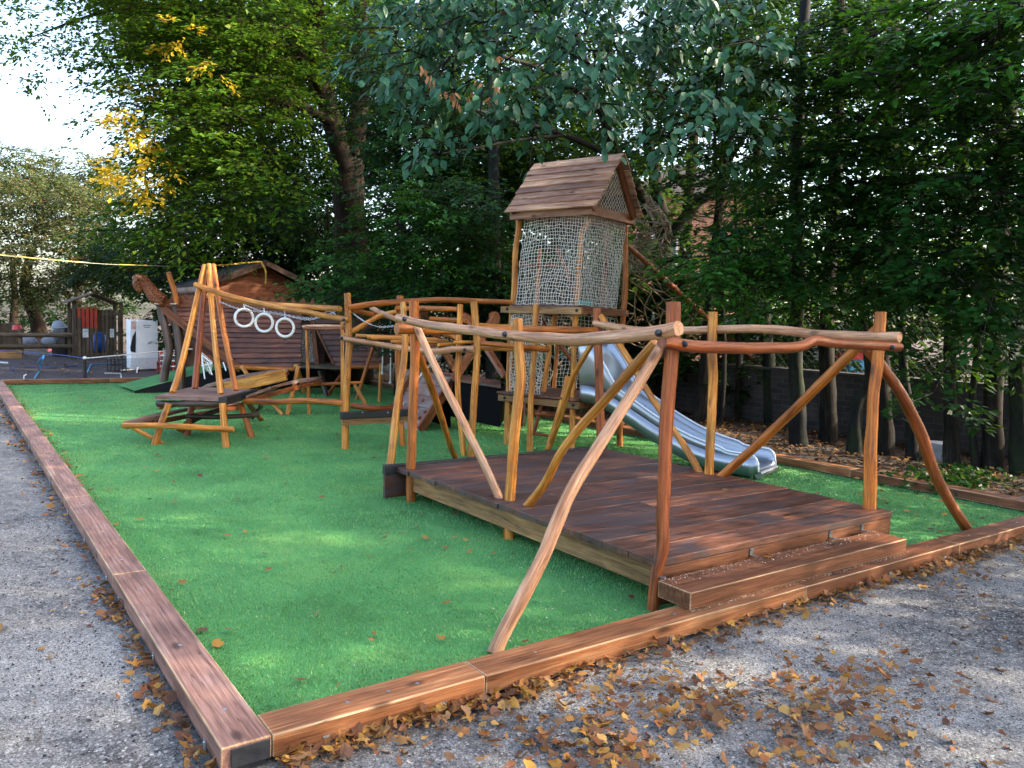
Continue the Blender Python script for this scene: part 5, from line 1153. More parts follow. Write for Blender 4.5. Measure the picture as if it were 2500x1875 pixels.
# ================================================================== TREES
def tp_px(base, path, r0, r1):
    """trunk from a ground point through where it is seen, at the trunk's own distance"""
    D = DEP(base); P = [np.array(base)-V3(0, 0, .03)]+[PD(u, v, D) for u, v in path]; n = len(P)
    return [(p, (r0+(r1-r0)*i/(n-1))*(1.2 if i == 0 else 1)) for i, p in enumerate(P)]
LW = 'trees along the brick wall'
row = [
 ('leaning dark grey tree at the left end of the brick wall', (1708, 1032), [(1714, 950), (1724, 860), (1736, 700), (1765, 420), (1800, 150), (1830, -150)], .15, .07, [(1740, 330, -1, 130, 150, 1.0), (1780, 80, -.5, 170, 170, 1.2), (1700, 560, -.3, 90, 60, .6)], 'leaf_beech', 'bark'),
 ('slim dark sapling between the leaning tree and the wide trunk', (1757, 1042), [(1768, 900), (1762, 700), (1748, 420), (1740, 150)], .06, .03, [(1760, 640, -1.6, 95, 60, .7), (1830, 690, -1.7, 80, 45, .5), (1700, 690, -1.5, 80, 40, .5)], 'leaf_bright', 'bark'),
 ('straight grey tree standing closest to the face of the wall', (1886, 1038), [(1876, 870), (1868, 760), (1852, 500), (1845, 150), (1850, -150)], .16, .08, [(1830, 700, -1, 90, 45, .6), (1870, 420, -1, 140, 150, 1.0), (1900, 150, -.8, 150, 170, 1.1), (1860, 640, -.8, 120, 80, .8)], 'leaf_beech', 'bark_grey'),
 ('smooth grey-green tree right of the van, behind the slide end', (1948, 1090), [(1948, 1000), (1942, 850), (1950, 650), (1945, 400), (1960, 100), (1980, -200)], .155, .09, [(1960, 560, -1, 150, 110, 1.0), (1990, 300, -1, 170, 160, 1.2), (1960, 40, -1, 170, 170, 1.2), (1900, 720, -1.2, 100, 40, .6)], 'leaf_beech', 'bark_grey'),
 ('upright dark tree in front of the blue toy house', (2022, 1084), [(2022, 960), (2018, 800), (2036, 500), (2050, 150), (2050, -200)], .17, .10, [(2000, 640, -.6, 110, 70, .8), (2060, 450, -1, 160, 150, 1.2), (2090, 180, -1, 160, 150, 1.2), (2040, 690, -1, 120, 70, .8)], 'leaf_beech', 'bark'),
 ('twisted forked tree stump-like trunk beside the bright orange deck post', (2086, 1110), [(2088, 1040), (2094, 985), (2112, 960), (2122, 900), (2100, 700), (2110, 400)], .14, .05, [(2150, 560, -1, 130, 110, .9), (2130, 720, -.8, 90, 50, .6)], 'leaf_beech', 'bark_grey'),
 ('dark upright tree just right of the bright orange deck post', (2160, 1112), [(2158, 1000), (2154, 850), (2170, 500), (2180, 100), (2190, -200)], .16, .09, [(2200, 700, -.6, 100, 60, .7), (2210, 420, -1, 160, 160, 1.2), (2230, 130, -1.2, 170, 160, 1.2), (2230, 650, -1, 120, 90, .8)], 'leaf_beech', 'bark'),
 ('thin grey tree behind the leaning red outrigger pole', (2228, 1124), [(2220, 1000), (2206, 900), (2200, 700), (2230, 420)], .10, .05, [(2290, 600, -1.2, 130, 110, .9), (2230, 780, -.6, 90, 50, .5)], 'leaf_beech', 'bark_grey'),
 ('leafy tree with hanging low sprays beside the concrete cylinder', (2324, 1144), [(2322, 1040), (2318, 900), (2330, 600), (2350, 300), (2360, -100)], .12, .07, [(2330, 700, -1.2, 130, 100, .8), (2330, 860, -.8, 80, 70, .5), (2300, 960, -.5, 60, 50, .35), (2370, 420, -1.2, 150, 150, 1.1), (2400, 150, -1.5, 170, 170, 1.2)], 'leaf_beech', 'bark'),
 ('thin pale speckled sapling between two dark trunks on the right', (2382, 1148), [(2376, 1080), (2370, 1000), (2382, 880), (2390, 700)], .065, .04, [(2420, 640, -1.4, 110, 110, .8), (2400, 800, -.9, 80, 60, .5)], 'leaf_beech', 'bark_grey'),
 ('thick dark tree next to the pale sapling at the right', (2424, 1148), [(2424, 1000), (2430, 800), (2445, 500), (2470, 100), (2480, -200)], .15, .15, [(2470, 760, -1, 90, 90, .7), (2490, 480, -1.4, 110, 150, .9), (2500, 160, -1.5, 160, 170, 1.1)], 'leaf_beech', 'bark'),
 ('mossy green tree at the right edge of the picture', (2492, 1160), [(2488, 1050), (2484, 900), (2500, 600), (2530, 200)], .15, .10, [(2530, 700, -1, 120, 130, .8), (2560, 400, -1, 140, 160, 1.0)], 'leaf_beech', 'bark_grey'),
]
for k, (la, b, path, r0, r1, lobes, lm, bk) in enumerate(row):
    base = PX(*b); D = DEP(base)
    L = ells([(u, v, D+dd, ru, rv, rd) for (u, v, dd, ru, rv, rd) in lobes])
    tree('wall_tree', la, tp_px(base, path, r0*.76, r1*.76), L, lm, bk, 100+k, leaf=.125, per=20., nleaf=42, slen=.72, group=LW, droop=.25, shell=.3, flat=.2, face=(-.7, -.7, 0))
# bright low spray and cool leaves reaching over at the upper right: their own nearer trees
def simple(name, la, base, path, r0, r1, lobes, mat, bark, seed, **kw):
    base = np.array(base, float); base[2] = 0
    return tree(name, la, tp_px(base, path, r0, r1), ells(lobes), mat, bark, seed, **kw)
b = PX(1768, 1046)
simple('beech_tree', 'young beech with bright green low branches above the deck back post', PX(1800, 1030), [(1802, 900), (1800, 700), (1795, 400)], .055, .03,
       [(1730, 640, 10.6, 85, 35, .5), (1800, 655, 10.4, 75, 50, .5), (1870, 600, 10.8, 90, 60, .6), (1700, 700, 10.6, 45, 28, .35), (1780, 715, 10.4, 60, 22, .35), (1920, 660, 10.8, 60, 35, .4)], 'leaf_bright', 'bark', 31, leaf=.095, per=85, nleaf=34, slen=.5, droop=.3, flat=.2)
simple('hazel_tree', 'tree with large green leaves hanging into the upper right corner', V3(8.9, -.6, 0), [(2640, 900), (2630, 500), (2600, 100), (2560, -200)], .14, .08,
       [(2250, 60, 8.6, 130, 60, .6), (2140, 110, 8.6, 70, 30, .4), (2180, 210, 8.6, 70, 30, .4), (2420, 90, 8, 130, 70, .6), (2400, 160, 8.2, 80, 40, .4), (2460, 40, 7.8, 100, 60, .6), (2480, 200, 7.6, 60, 60, .4), (2230, 190, 8.6, 60, 40, .4), (2480, 330, 7.9, 45, 40, .3)], 'leaf_bright', 'bark', 32, leaf=.11, per=60, nleaf=26, slen=.45, droop=.35, six=True, flat=.25)
# cherry with big hanging leaves
cbase = PX(1618, 1000); cD = DEP(cbase)
CL = lambda *p: [(PD(u, v, d), r) for (u, v, d, r) in p]
cherry_limbs = [CL((1616, 560, cD, .16), (1560, 470, cD-.8, .12), (1510, 390, cD-1.6, .09), (1470, 280, cD-2.6, .07), (1440, 180, cD-3.6, .05), (1400, 60, cD-4, .03)),
    CL((1622, 600, cD, .15), (1680, 520, cD-.3, .11), (1740, 460, cD-.6, .08), (1800, 360, cD-1.5, .05), (1850, 290, cD-3, .025)),
    CL((1600, 430, cD, .13), (1580, 330, cD-.6, .10), (1590, 200, cD-1.2, .08), (1610, 40, cD-1.8, .05)),
    CL((1510, 390, cD-1.6, .06), (1380, 330, cD-3, .045), (1240, 290, cD-4.2, .03), (1100, 250, cD-5, .018), (980, 210, cD-5.2, .01)),
    CL((1470, 280, cD-2.6, .05), (1350, 180, cD-3.8, .04), (1200, 130, cD-4.6, .025), (1010, 60, cD-5, .012)),
    CL((1380, 330, cD-3, .03), (1280, 340, cD-4, .02), (1170, 360, cD-4.6, .014), (1080, 375, cD-4.8, .008))]
cl = [(1000, 60, 9.6, 130, 75, .8), (1000, 160, 9.4, 120, 70, .7), (1090, 60, 9.8, 120, 80, .8), (1150, 170, 9.4, 130, 70, .7), (1270, 90, 9.6, 150, 85, .9), (1300, 220, 9.2, 110, 55, .6), (1400, 130, 9.2, 120, 80, .8),
      (1430, 240, 9, 110, 50, .6), (1350, 300, 9.2, 90, 40, .5), (1530, 60, 9.6, 140, 80, .8), (1200, 330, 9, 90, 30, .4), (1090, 375, 9, 60, 20, .35), (1050, 240, 9, 70, 36, .45), (1470, 190, 9.0, 90, 55, .6),
      (1680, 80, 9.8, 130, 80, .8), (1760, 180, 9.6, 90, 70, .6), (1680, 250, 9.2, 90, 40, .5), (1790, 290, 9.0, 80, 26, .4), (1740, 330, 8.8, 70, 26, .35), (1850, 300, 8.8, 50, 25, .3), (1640, 330, 9, 50, 25, .3), (1860, 130, 9.4, 80, 60, .5), (1190, 250, 9.2, 80, 35, .4), (1240, -60, 9.4, 300, 70, 1.), (1600, -60, 9.4, 300, 70, 1.)]
tree('cherry_tree', 'dark-limbed cherry tree with big drooping blue-green leaves above the tower', tp_px(cbase, [(1624, 850), (1618, 700), (1622, 580), (1608, 490), (1598, 430)], .21, .13), ells(cl), 'leaf_cherry', 'bark', 33,
     leaf=.15, per=27, nleaf=13, slen=.55, limbs=cherry_limbs, nr=.4, dr=.35, droop=.3, six=True, hang=.85, shell=.1, flat=.6)
rg0 = np.random.default_rng(5)
dp = np.array([PD(u+rg0.normal()*5, v+rg0.normal()*6, 8.7) for u, v in ((1032, 168), (1050, 190), (1060, 205), (1072, 225), (1095, 225), (1110, 228), (1115, 250), (1150, 235), (1210, 145), (1165, 200), (1212, 205), (1195, 240)) for _ in range(3)])
wt = leafmesh('withered_leaves', dp, rg0.normal(size=dp.shape)*.4+V3(0, 0, -1), rg0.normal(size=dp.shape), np.full(len(dp), .10), M['leaf_dead'], bpy.data.objects['cherry_tree'], .4, .5, True)
# big lime with a yellow side
D0 = 20.5; tb0 = PD(860, 800, D0); tb0[2] = 0
lime_limbs = [CL((850, 420, D0, .30), (800, 260, D0-.5, .26), (775, 120, D0-.8, .24), (770, -60, D0-1, .18)), CL((860, 380, D0, .3), (880, 240, D0, .25), (880, 80, D0, .2), (885, -80, D0, .15)),
    CL((800, 260, D0-.5, .16), (720, 120, D0-1, .12), (600, 60, D0-1.4, .09), (430, 20, D0-1.8, .05), (250, 30, D0-2, .03), (80, 90, D0-2, .015)), CL((815, 300, D0-.5, .15), (700, 250, D0-1.2, .11), (560, 260, D0-2, .07), (420, 330, D0-2.6, .03))]
ll = [(470, 70, 18.8, 160, 90, 1.6), (620, 90, 18.6, 190, 110, 1.6), (390, 130, 18.4, 90, 70, 1.1), (450, 190, 18, 140, 70, 1.3), (560, 230, 17.8, 170, 80, 1.4), (660, 200, 18.2, 100, 110, 1.4), (470, 310, 17.6, 130, 70, 1.2), (610, 340, 17.4, 130, 70, 1.3),
      (420, 420, 17.4, 110, 60, 1.1), (540, 430, 17.2, 150, 60, 1.1), (640, 450, 17.0, 90, 55, 1.1), (400, 520, 17.4, 80, 55, 1.), (480, 520, 17.2, 130, 50, 1.), (350, 560, 17.6, 50, 36, .7), (420, 600, 17.4, 100, 36, .8), (800, 80, 22.5, 140, 110, 1.4), (930, 60, 20.5, 90, 110, 1.4), (560, -60, 18.6, 380, 80, 2), (330, -40, 18.6, 100, 50, 1.3)]
lime = tree('lime_tree', 'tall lime tree with a thick forked trunk and layered light green branches beside the sky', tp_px(tb0, [(857, 700), (855, 560), (850, 420), (846, 360)], .50, .36), ells(ll), 'leaf_lime', 'bark_brown', 34, leaf=.145, per=13, nleaf=44, slen=1.1, limbs=lime_limbs, droop=.22, flat=.22, shell=.35)
def addcrown(t, nm, mat, lobes, seed, **kw):
    P, D, N_, S, st_ = sprays(np.random.default_rng(seed), ells(lobes), **kw); return leafmesh(nm, P, D, N_, S, M[mat], t)
addcrown(lime, 'thin_leaves', 'leaf_lime', [(150, 40, 18.4, 190, 60, 1.4), (60, 100, 18.4, 90, 25, .8), (160, 130, 18.2, 100, 35, .8), (110, 190, 18.2, 50, 18, .5), (130, 175, 18, 40, 25, .4), (230, 90, 18.4, 80, 60, .8), (250, 190, 18, 45, 30, .5), (265, 310, 17.8, 40, 22, .4), (290, 420, 17.8, 30, 30, .4)], 35, per_m3=9, nleaf=30, slen=.8, leaf=.12, droop=.25, axis_xy=tb0[:2], shell=.1)
addcrown(lime, 'yellow_leaves', 'leaf_yellow', [(350, 300, 15.9, 60, 45, .6), (370, 370, 15.9, 50, 40, .5), (330, 420, 15.9, 70, 30, .6), (310, 440, 15.9, 60, 24, .5), (370, 250, 17, 40, 15, .4), (430, 75, 16.4, 50, 14, .4), (410, 95, 16.4, 40, 12, .4), (520, 165, 16.0, 30, 14, .3), (345, 200, 17.2, 40, 12, .4), (340, 465, 15.9, 70, 16, .5)], 36, per_m3=34, nleaf=24, slen=.5, leaf=.135, droop=.4, axis_xy=tb0[:2], shell=.2)
# evergreens and mixed trees between the lime and the tower
def plainbase(u, dep): p = PD(u, 800, dep); p[2] = 0; return p
simple('holly_tree', 'dense dark holly between the lime trunk and the tower, glossy leaves', plainbase(985, 17.5), [(985, 700), (975, 450), (960, 200)], .16, .07,
       [(930, 160, 17, 80, 90, 1.2), (1000, 250, 16.6, 100, 90, 1.3), (700, 420, 18.5, 60, 50, 1.0), (990, 400, 16.2, 90, 70, 1.2), (740, 540, 18.5, 60, 50, .9), (1030, 320, 16.4, 120, 100, 1.3), (970, 80, 17, 80, 80, 1.1), (1050, 430, 16, 110, 80, 1.1), (1110, 310, 16.4, 110, 90, 1.1)], 'leaf_dark', 'bark', 41, leaf=.12, per=18, nleaf=42, slen=.75, droop=.3, shell=.3)
simple('hornbeam_tree', 'green leafy hornbeam filling the space left of the tower, pale slim trunk', plainbase(1206, 15.2), [(1208, 700), (1206, 500), (1204, 300), (1200, 80)], .13, .10,
       [(1000, 520, 14.8, 120, 60, 1.), (1120, 500, 14.4, 110, 60, 1.), (950, 600, 14.8, 110, 55, .9), (1080, 590, 14.4, 120, 50, 1.), (1180, 560, 14.4, 80, 70, .9), (1010, 670, 14.6, 120, 40, .9), (1130, 670, 14.2, 110, 40, .9), (1060, 450, 14.6, 100, 30, .8), (1200, 650, 14.4, 70, 60, .8)], 'leaf_beech', 'bark_grey', 42, leaf=.11, per=24, nleaf=40, slen=.7, droop=.25, shell=.25, flat=.2)
addcrown(bpy.data.objects['hornbeam_tree'], 'bright_leaves', 'leaf_bright', [(990, 455, 13.8, 50, 16, .4), (1010, 500, 13.8, 70, 18, .4), (1000, 540, 13.6, 60, 14, .4), (960, 610, 13.8, 50, 16, .4), (1090, 540, 13.6, 60, 14, .4), (1030, 640, 13.6, 60, 16, .4)], 43, per_m3=60, nleaf=30, slen=.45, leaf=.09, droop=.3)
simple('lime_sapling', 'young lime with bright leaves on the big trunk by the bush', plainbase(800, 18.6), [(800, 700), (800, 500)], .05, .03,
       [(760, 390, 18, 60, 25, .5), (800, 420, 18, 40, 35, .4), (840, 330, 18, 40, 30, .4), (740, 470, 17.6, 50, 25, .4)], 'leaf_bright', 'bark', 44, leaf=.12, per=40, nleaf=26, slen=.5)
simple('laurel_bush', 'broad light green bush swelling over the ship rail', plainbase(800, 18.4), [(800, 780)], .07, .04,
       [(740, 718, 17.6, 40, 12, .5), (795, 694, 17.6, 60, 26, .8), (858, 655, 17.4, 75, 45, .9), (920, 690, 17.2, 70, 45, .8), (840, 722, 17.4, 100, 22, .7)], 'leaf_laurel', 'bark', 45, leaf=.12, per=62, nleaf=34, slen=.5, cat='bush', shell=.7)
simple('dark_shrub', 'dark shrub filling behind the pole rails left of the tower', plainbase(1000, 15.6), [(1000, 780)], .08, .05,
       [(940, 730, 15.4, 110, 45, .8), (1060, 735, 15.2, 110, 50, .8), (1170, 735, 15, 90, 60, .8), (1010, 820, 15.4, 120, 40, .8)], 'leaf_dark', 'bark', 46, leaf=.095, per=40, nleaf=38, slen=.5, cat='bush')
simple('yew_tree', 'very dark evergreen above the shed roof', plainbase(560, 27.5), [(560, 650), (560, 500)], .2, .1,
       [(480, 570, 27, 120, 60, 1.4), (620, 530, 27, 120, 70, 1.4), (740, 590, 26, 90, 70, 1.3), (400, 640, 30.5, 90, 50, 1.4), (330, 620, 31, 100, 60, 1.5), (270, 660, 32, 90, 40, 1.4), (560, 480, 24, 130, 60, 1.4), (690, 500, 23.6, 100, 60, 1.2)], 'leaf_dark', 'bark', 47, leaf=.15, per=17, nleaf=36, slen=.8, droop=.5)
# pale trunk between cherry and wall trees, added shade trees just outside the frame to the right
simple('pale_tree', 'tree with a pale straight trunk in front of the brick house', PX(1668, 975), [(1665, 800), (1672, 600), (1688, 400), (1700, 200)], .16, .11, [(1720, 140, 14.5, 160, 110, 1.3), (1640, 250, 14.5, 110, 70, 1.)], 'leaf_beech', 'bark_brown', 48, leaf=.10, per=18, nleaf=40, slen=.7)
# hedge-like trees at the far left
for k, (la, u, dep, lobes, path, r0) in enumerate((
   ('bushy autumn tree with a leaning dark trunk at the far left', 98, 36, [(60, 500, 35, 150, 90, 2.4), (180, 520, 35, 110, 80, 2.2), (100, 620, 34, 170, 80, 2.4), (230, 620, 34, 90, 80, 2.), (50, 700, 33.5, 120, 40, 1.8), (190, 690, 33.5, 110, 36, 1.8)], [(92, 790), (72, 740), (60, 690), (80, 600)], .34),
   ('dark-stemmed tree at the left edge behind the picket fence', 32, 38, [(-20, 430, 38, 120, 90, 2.4), (30, 400, 38, 60, 60, 1.6), (-40, 560, 37, 100, 120, 2.4)], [(34, 780), (36, 720), (30, 640)], .22),
   ('pale yellowish tree rising highest at the far left', 190, 42, [(200, 430, 42, 80, 70, 2.4), (140, 470, 42, 90, 60, 2.2), (250, 470, 41, 70, 80, 2.2)], [(190, 700), (195, 600), (200, 500)], .2))):
    b_ = plainbase(u, dep); simple('garden_tree', la, b_, path, r0, r0*.5, lobes, 'leaf_pale', 'bark_brown', 60+k, leaf=.16, per=5.5, nleaf=44, slen=1.0, group='trees at the far left', droop=.3, shell=.25)
def spread(u0, u1, du, v0, v1, dv, d0, d1, ru, rv, rd, seed, jit=.5):
    r_ = random.Random(seed); o = []; hole = lambda u, v: (1600 < u < 1735 and 400 < v < 700) or (1500 < u < 1570 and 100 < v < 330) or (1110 < u < 1190 and 20 < v < 190)
    for u in range(u0, u1, du):
        for v in range(v0, v1, dv):
            q = (u+r_.uniform(-jit, jit)*du, v+r_.uniform(-jit, jit)*dv, r_.uniform(d0, d1), ru*r_.uniform(.7, 1.2), rv*r_.uniform(.7, 1.2), rd)
            if not hole(q[0], q[1]): o.append(q)
    return o
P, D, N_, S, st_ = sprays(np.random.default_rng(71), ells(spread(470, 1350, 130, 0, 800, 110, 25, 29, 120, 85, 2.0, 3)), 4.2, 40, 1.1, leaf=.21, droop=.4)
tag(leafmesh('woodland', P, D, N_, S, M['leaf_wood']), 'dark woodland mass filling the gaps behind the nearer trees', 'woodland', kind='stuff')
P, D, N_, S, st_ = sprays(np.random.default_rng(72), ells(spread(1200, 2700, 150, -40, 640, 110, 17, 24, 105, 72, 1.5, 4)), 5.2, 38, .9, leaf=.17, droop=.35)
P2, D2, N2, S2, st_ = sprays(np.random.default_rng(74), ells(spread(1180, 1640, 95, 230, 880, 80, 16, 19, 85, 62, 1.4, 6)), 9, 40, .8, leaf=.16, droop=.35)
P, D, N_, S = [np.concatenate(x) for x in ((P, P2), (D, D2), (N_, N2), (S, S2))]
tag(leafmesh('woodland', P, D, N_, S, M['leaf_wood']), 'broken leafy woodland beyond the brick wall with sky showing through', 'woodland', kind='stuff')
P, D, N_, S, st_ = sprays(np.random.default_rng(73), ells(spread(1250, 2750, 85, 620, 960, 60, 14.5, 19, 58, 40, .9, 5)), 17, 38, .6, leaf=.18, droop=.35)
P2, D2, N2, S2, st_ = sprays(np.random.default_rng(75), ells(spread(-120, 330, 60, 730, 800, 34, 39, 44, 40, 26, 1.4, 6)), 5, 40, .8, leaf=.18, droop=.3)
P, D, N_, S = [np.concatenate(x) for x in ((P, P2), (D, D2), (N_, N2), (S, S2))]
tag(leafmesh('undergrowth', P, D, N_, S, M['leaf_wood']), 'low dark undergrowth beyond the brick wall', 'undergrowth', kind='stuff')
# unseen trees added outside the view, crown gaps shaped to dapple the sun
for k, (x, y) in enumerate(((10.2, -1.6), (10.4, -4.4), (10.6, -7.2), (10.2, -10.2), (9.5, -13.2))):
    base = V3(x, y, 0); rg = random.Random(k)
    tree('wall_tree', ['first', 'second', 'third', 'fourth', 'fifth'][k]+' added shade tree past the right edge of the view', [(base, .2), (base+V3(0, 0, 2.5), .16), (base+V3(.1, .1, 6), .1)],
         [(base+V3(dx, dy, z), (1.7, ry_, rz_)) for dx, dy, z, ry_, rz_ in (((0, 0, 2.9, 1.7, 1.1), (.2, 0, 4.4, 1.6, 1.1), (0, .2, 6., 1.7, 1.1), (0, 0, 7.4, 1.7, 1.1), (0, 0, 9, 1.8, 1.2)),
            ((0, 0, 2.6, 1.6, .8), (.1, -.9, 4.3, .8, .8), (0, 0, 5.9, 1.7, .8), (0, 0, 7.4, 1.8, 1.), (0, 0, 9, 1.8, 1.2)), ((0, 0, 2.9, 1.7, 1.), (0, 0, 4.5, 1.7, .8), (0, -1.0, 5.9, .9, .8), (0, 0, 7.5, 1.8, .9), (0, 0, 9.2, 1.8, 1.2)),
            ((0, 0, 3, 1.8, 1.2), (0, 0, 5, 1.8, 1.2), (0, 0, 7, 1.8, 1.2), (0, 0, 9, 1.8, 1.2), (0, 0, 11, 1.9, 1.2)), ((0, 0, 5, 1.8, 1.3), (0, 0, 7, 1.8, 1.3), (0, 0, 9, 1.8, 1.2), (0, 0, 11, 1.8, 1.2)))[k]], 'leaf_beech', 'bark', 90+k, leaf=.15, per=9, nleaf=36, slen=.8, group=LW, shell=.2)

# ================================================================== SMALL GROUND COVER
def scatter_leaves(name, P, la, size=(.035, .075), tilt=.5, seed=1, mat='leaf_fallen', wid=.75, cat='leaves'):
    rg = np.random.default_rng(seed); P = np.asarray(P, float); k = len(P)
    a = rg.uniform(0, 2*pi, k); D = np.stack([np.cos(a), np.sin(a), rg.normal(size=k)*tilt*.7], 1)
    Nn = np.stack([rg.normal(size=k)*tilt, rg.normal(size=k)*tilt, np.ones(k)], 1); S = rg.uniform(*size, k)
    P[:, 2] += .006+np.abs(D[:, 2])*S*.5
    D /= np.linalg.norm(D, axis=1, keepdims=True); sd = np.cross(D, Nn); sd /= np.linalg.norm(sd, axis=1, keepdims=True); up = np.cross(sd, D); up *= np.sign(up[:, 2:])
    m_ = 11; th = np.linspace(0, 2*pi, m_, endpoint=False)[None]+rg.normal(size=(k, m_))*.12
    asp = rg.uniform(.45, .95, (k, 1)); lob = rg.choice([0, 0, .12, .28], (k, 1))
    r = (.5+.08*rg.normal(size=(k, m_))+lob*np.cos(th*5))*S[:, None]; r[:, 0] *= 1.35
    X, Y = r*np.cos(th), r*np.sin(th)*asp; c1, c2 = rg.normal(size=(k, 1))*tilt*9+4*tilt, np.abs(rg.normal(size=(k, 1)))*tilt*14
    Z = c1*X*X+c2*Y*Y+rg.normal(size=(k, m_))*.06*S[:, None]*tilt*2
    rim = P[:, None]+D[:, None]*X[..., None]+sd[:, None]*Y[..., None]+up[:, None]*Z[..., None]
    rim[..., 2] = np.maximum(rim[..., 2], P[:, None, 2]-.012)
    vs = np.concatenate([P[:, None], rim], 1).reshape(-1, 3); o = vs.mean(0)
    fc = np.array([[0, 1+i, 1+(i+1) % m_] for i in range(m_)]); fl = (fc[None]+(np.arange(k)*(m_+1))[:, None, None]).reshape(-1); nf = k*m_
    me = bpy.data.meshes.new(name); me.vertices.add(len(vs)); me.vertices.foreach_set('co', (vs-o).astype(np.float32).ravel())
    me.loops.add(len(fl)); me.loops.foreach_set('vertex_index', fl.astype(np.int32)); me.polygons.add(nf)
    me.polygons.foreach_set('loop_start', (np.arange(nf)*3).astype(np.int32)); me.polygons.foreach_set('loop_total', np.full(nf, 3, np.int32)); me.update(); me.materials.append(M[mat])
    return tag(place(name, me, o), la, cat, kind='stuff')
rg = np.random.default_rng(11); pts = []
for _ in range(800): x = .15+7.6*rg.uniform()**.8; y = -abs(rg.normal())*.055-.012; pts.append((x, y, rg.uniform(0, .045)*max(0, 1-abs(y)*8)))
for _ in range(260): pts.append((rg.uniform(.2, 1.5), -abs(rg.normal())*.07-.01, rg.uniform(0, .03)))
for _ in range(200): x = -abs(rg.normal())*.05-.012; pts.append((x, rg.uniform(-.3, 2.4), rg.uniform(0, .008)))
for _ in range(360): x = -abs(rg.normal())*.09-.01; pts.append((x, rg.uniform(2, 15), rg.uniform(0, .02)))
cl_ = [(rg.uniform(1250, 2200), rg.uniform(1650, 1870)) for _ in range(16)]
for _ in range(900):
    c = cl_[rg.integers(len(cl_))]; u, v = c[0]+rg.normal()*90, c[1]+rg.normal()*38; p = PX(u, max(v, 1560), -.01)
    if p[1] < -.05: pts.append((p[0], p[1], rg.uniform(0, .02)))
for _ in range(260):
    p = PX(rg.uniform(700, 2500), rg.uniform(1480, 1900), -.01)
    if p[1] < -.03 and p[0] > 0: pts.append(p)
for _ in range(60): pts.append((rg.uniform(-1.6, -.1), rg.uniform(-.8, 6), 0))
for _ in range(200): x = rg.uniform(4.5, 7.7); pts.append((x, -abs(rg.normal())*.25-.02, rg.uniform(0, .02)))
pts = np.array(pts); pts[:, 2] += -.012*(pts[:, 2] < .001)
scatter_leaves('fallen_leaves', pts, 'ochre and brown leaves drifted on the gravel along the sleepers', (.018, .062), seed=12)
pts = []
for _ in range(420): pts.append((rg.uniform(.25, 7.8), .25+17.3*rg.uniform()**1.3, .022))
for _ in range(900): pts.append((.2+rg.uniform()**1.0*5, 17.68-abs(rg.normal())*.14, .012))
for _ in range(260): pts.append((.2+abs(rg.normal())*.06, rg.uniform(5, 17), .02))
for _ in range(200): pts.append((7.9-abs(rg.normal())*.3, rg.uniform(8, 17), .012))
for _ in range(60): pts.append((rg.uniform(5.4, 7.8), rg.uniform(.3, 3.5), .02))
for _ in range(6): pts.append((rg.uniform(2.8, 5.1), rg.uniform(.6, 3.6), ZD+.002))
pts.append((3.6, .3, .216)); pts.append((3.63, .32, .22))
scatter_leaves('fallen_leaves', pts, 'scattered small dry leaves on the green turf', (.03, .062), .25, 13)
pts = [(rg.uniform(8.2, 11.1), rg.uniform(-1, 11), rg.uniform(.012, .05)) for _ in range(5200)]+[(rg.uniform(8.2, 11), rg.uniform(9, 17.6), rg.uniform(.01, .04)) for _ in range(2500)]
scatter_leaves('fallen_leaves', pts, 'brown leaf litter on the soil under the trees', (.035, .075), .4, 14, 'leaf_litter')
pts = [(*PX(rg.uniform(0, 400), 846+70*rg.uniform()**1.5, 0)[:2], 0.) for _ in range(420)]
scatter_leaves('fallen_leaves', pts, 'orange leaves scattered over the dark court', (.06, .11), .25, 15)
pts = np.array([(*PX(2330+rg.normal()*70, 1185+rg.normal()*16, 0)[:2], rg.uniform(.02, .10)) for _ in range(420)])
scatter_leaves('ground_ivy', pts, 'low dark green ivy on the soil at the right', (.05, .09), .6, 16, 'leaf_beech', .8, 'ivy')
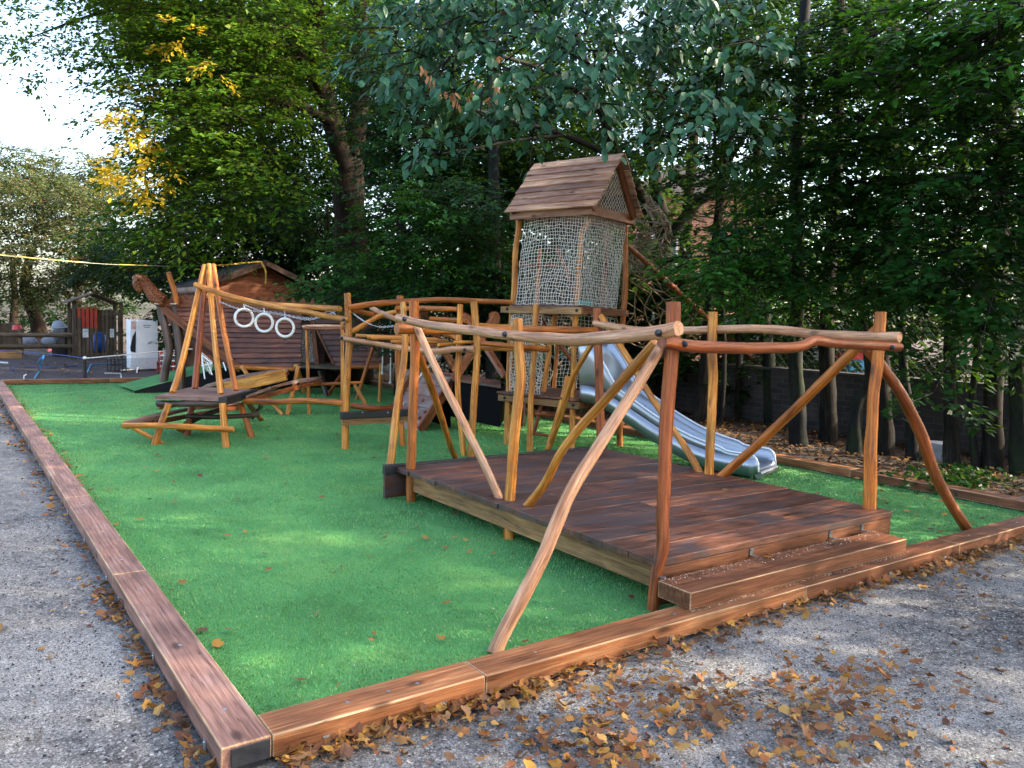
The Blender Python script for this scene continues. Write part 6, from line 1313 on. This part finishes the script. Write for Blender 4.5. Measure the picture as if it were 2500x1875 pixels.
# grass pile of the turf, thinner with distance
def blades():
    rg = np.random.default_rng(21); n = 1500000
    P = np.stack([rg.uniform(.19, 7.9, n), rg.uniform(.19, 17.7, n)], 1); d = np.hypot(P[:, 0]-CAM[0], P[:, 1]-CAM[1])
    P = P[rg.uniform(size=n) < np.minimum(1, (3.4/d)**2)]
    rel = np.stack([P[:, 0]-CAM[0], P[:, 1]-CAM[1], np.full(len(P), -CAM[2])], 1); z = rel@FW; u = 1250+F*(rel@RT)/z; P = P[(u > -60) & (u < 2560)]
    k = len(P); d = np.hypot(P[:, 0]-CAM[0], P[:, 1]-CAM[1]); sc = np.maximum(1, (d/5.5))**.8
    a = rg.uniform(0, 2*pi, k); h = rg.uniform(.011, .022, k)*np.minimum(sc, 1.3); w_ = rg.uniform(.0018, .0034, k)*sc
    sd = np.stack([np.cos(a), np.sin(a), np.zeros(k)], 1); lean = rg.normal(size=(k, 3))*.45; lean[:, 2] = 1
    lean[:, 0] += .25*np.sin(P[:, 0]*2.3+P[:, 1]*1.1); lean[:, 1] += .25*np.cos(P[:, 1]*2.9-P[:, 0])
    b = np.concatenate([P, np.full((k, 1), .002)], 1)
    vs = np.stack([b-sd*w_[:, None], b+sd*w_[:, None], b+lean*h[:, None]], 1).reshape(-1, 3)
    me = bpy.data.meshes.new('grass'); me.vertices.add(k*3); me.vertices.foreach_set('co', vs.astype(np.float32).ravel())
    me.loops.add(k*3); me.loops.foreach_set('vertex_index', np.arange(k*3, dtype=np.int32)); me.polygons.add(k)
    me.polygons.foreach_set('loop_start', np.arange(0, k*3, 3, dtype=np.int32)); me.polygons.foreach_set('loop_total', np.full(k, 3, np.int32)); me.update(); me.materials.append(M['blade'])
    tag(place('grass', me, (0, 0, 0)), 'short green artificial grass pile covering the play area', 'grass', kind='stuff')
    print('blades', k)
blades()
def chips(name, la, P, size, mats, seed, cat):
    rg = np.random.default_rng(seed); k = len(P); a = rg.uniform(0, 2*pi, k)
    D = np.stack([np.cos(a), np.sin(a), rg.normal(size=k)*.2], 1); Nn = np.stack([rg.normal(size=k)*.5, rg.normal(size=k)*.5, np.ones(k)], 1)
    tag(leafmesh(name, P, D, Nn, rg.uniform(*size, k)*rg.uniform(.5, 1, k), mats, None, .6, .5), la, cat, kind='stuff')
n = 90000; P = np.stack([rg.uniform(-2.6, 7.5, n), rg.uniform(-1.6, 4.5, n), np.full(n, -.006)], 1); P = P[(P[:, 1] < -.01) | (P[:, 0] < -.01)]
M['chip_dark'] = leafmat('dark_chip', [(.012, .012, .014), (.03, .03, .033), (.06, .055, .05), (.02, .018, .016)], .8, 0)
M['chip_pale'] = leafmat('pale_chip', [(.30, .29, .27), (.42, .40, .36), (.22, .21, .2), (.5, .48, .45)], .8, 0)
chips('gravel_chips', 'tiny dark chips and husks sprinkled over the sandy gravel', P[::2], (.007, .024), M['chip_dark'], 23, 'chips')
chips('gravel_chips', 'tiny pale stones sprinkled over the gravel', P[1::2], (.005, .015), M['chip_pale'], 24, 'chips')
n = 900; P = np.concatenate([np.stack([rg.uniform(.3, 7.8, n), .2+9*rg.uniform(size=n)**1.4, np.full(n, .026)], 1), np.stack([2.2+rg.normal(size=160)*.25, .75+rg.normal(size=160)*.35, np.full(160, .024)], 1)]); P = P[P[:, 1] > .22]
n = 700; P = np.concatenate([P, np.stack([rg.uniform(2.63, sx1, n), .34-.11*rg.uniform(size=n)**2, np.full(n, .214)], 1), np.stack([rg.uniform(2.6, sx1, 400), .085-rg.uniform(size=400)*.03, np.full(400, .113)], 1)])
chips('sawdust', 'pale sawdust and wood shavings on the turf and the step', P, (.006, .016), leafmat('sawdust', [(.55, .45, .33), (.65, .56, .44), (.45, .34, .22), (.7, .66, .6)], .9, 0), 25, 'sawdust')
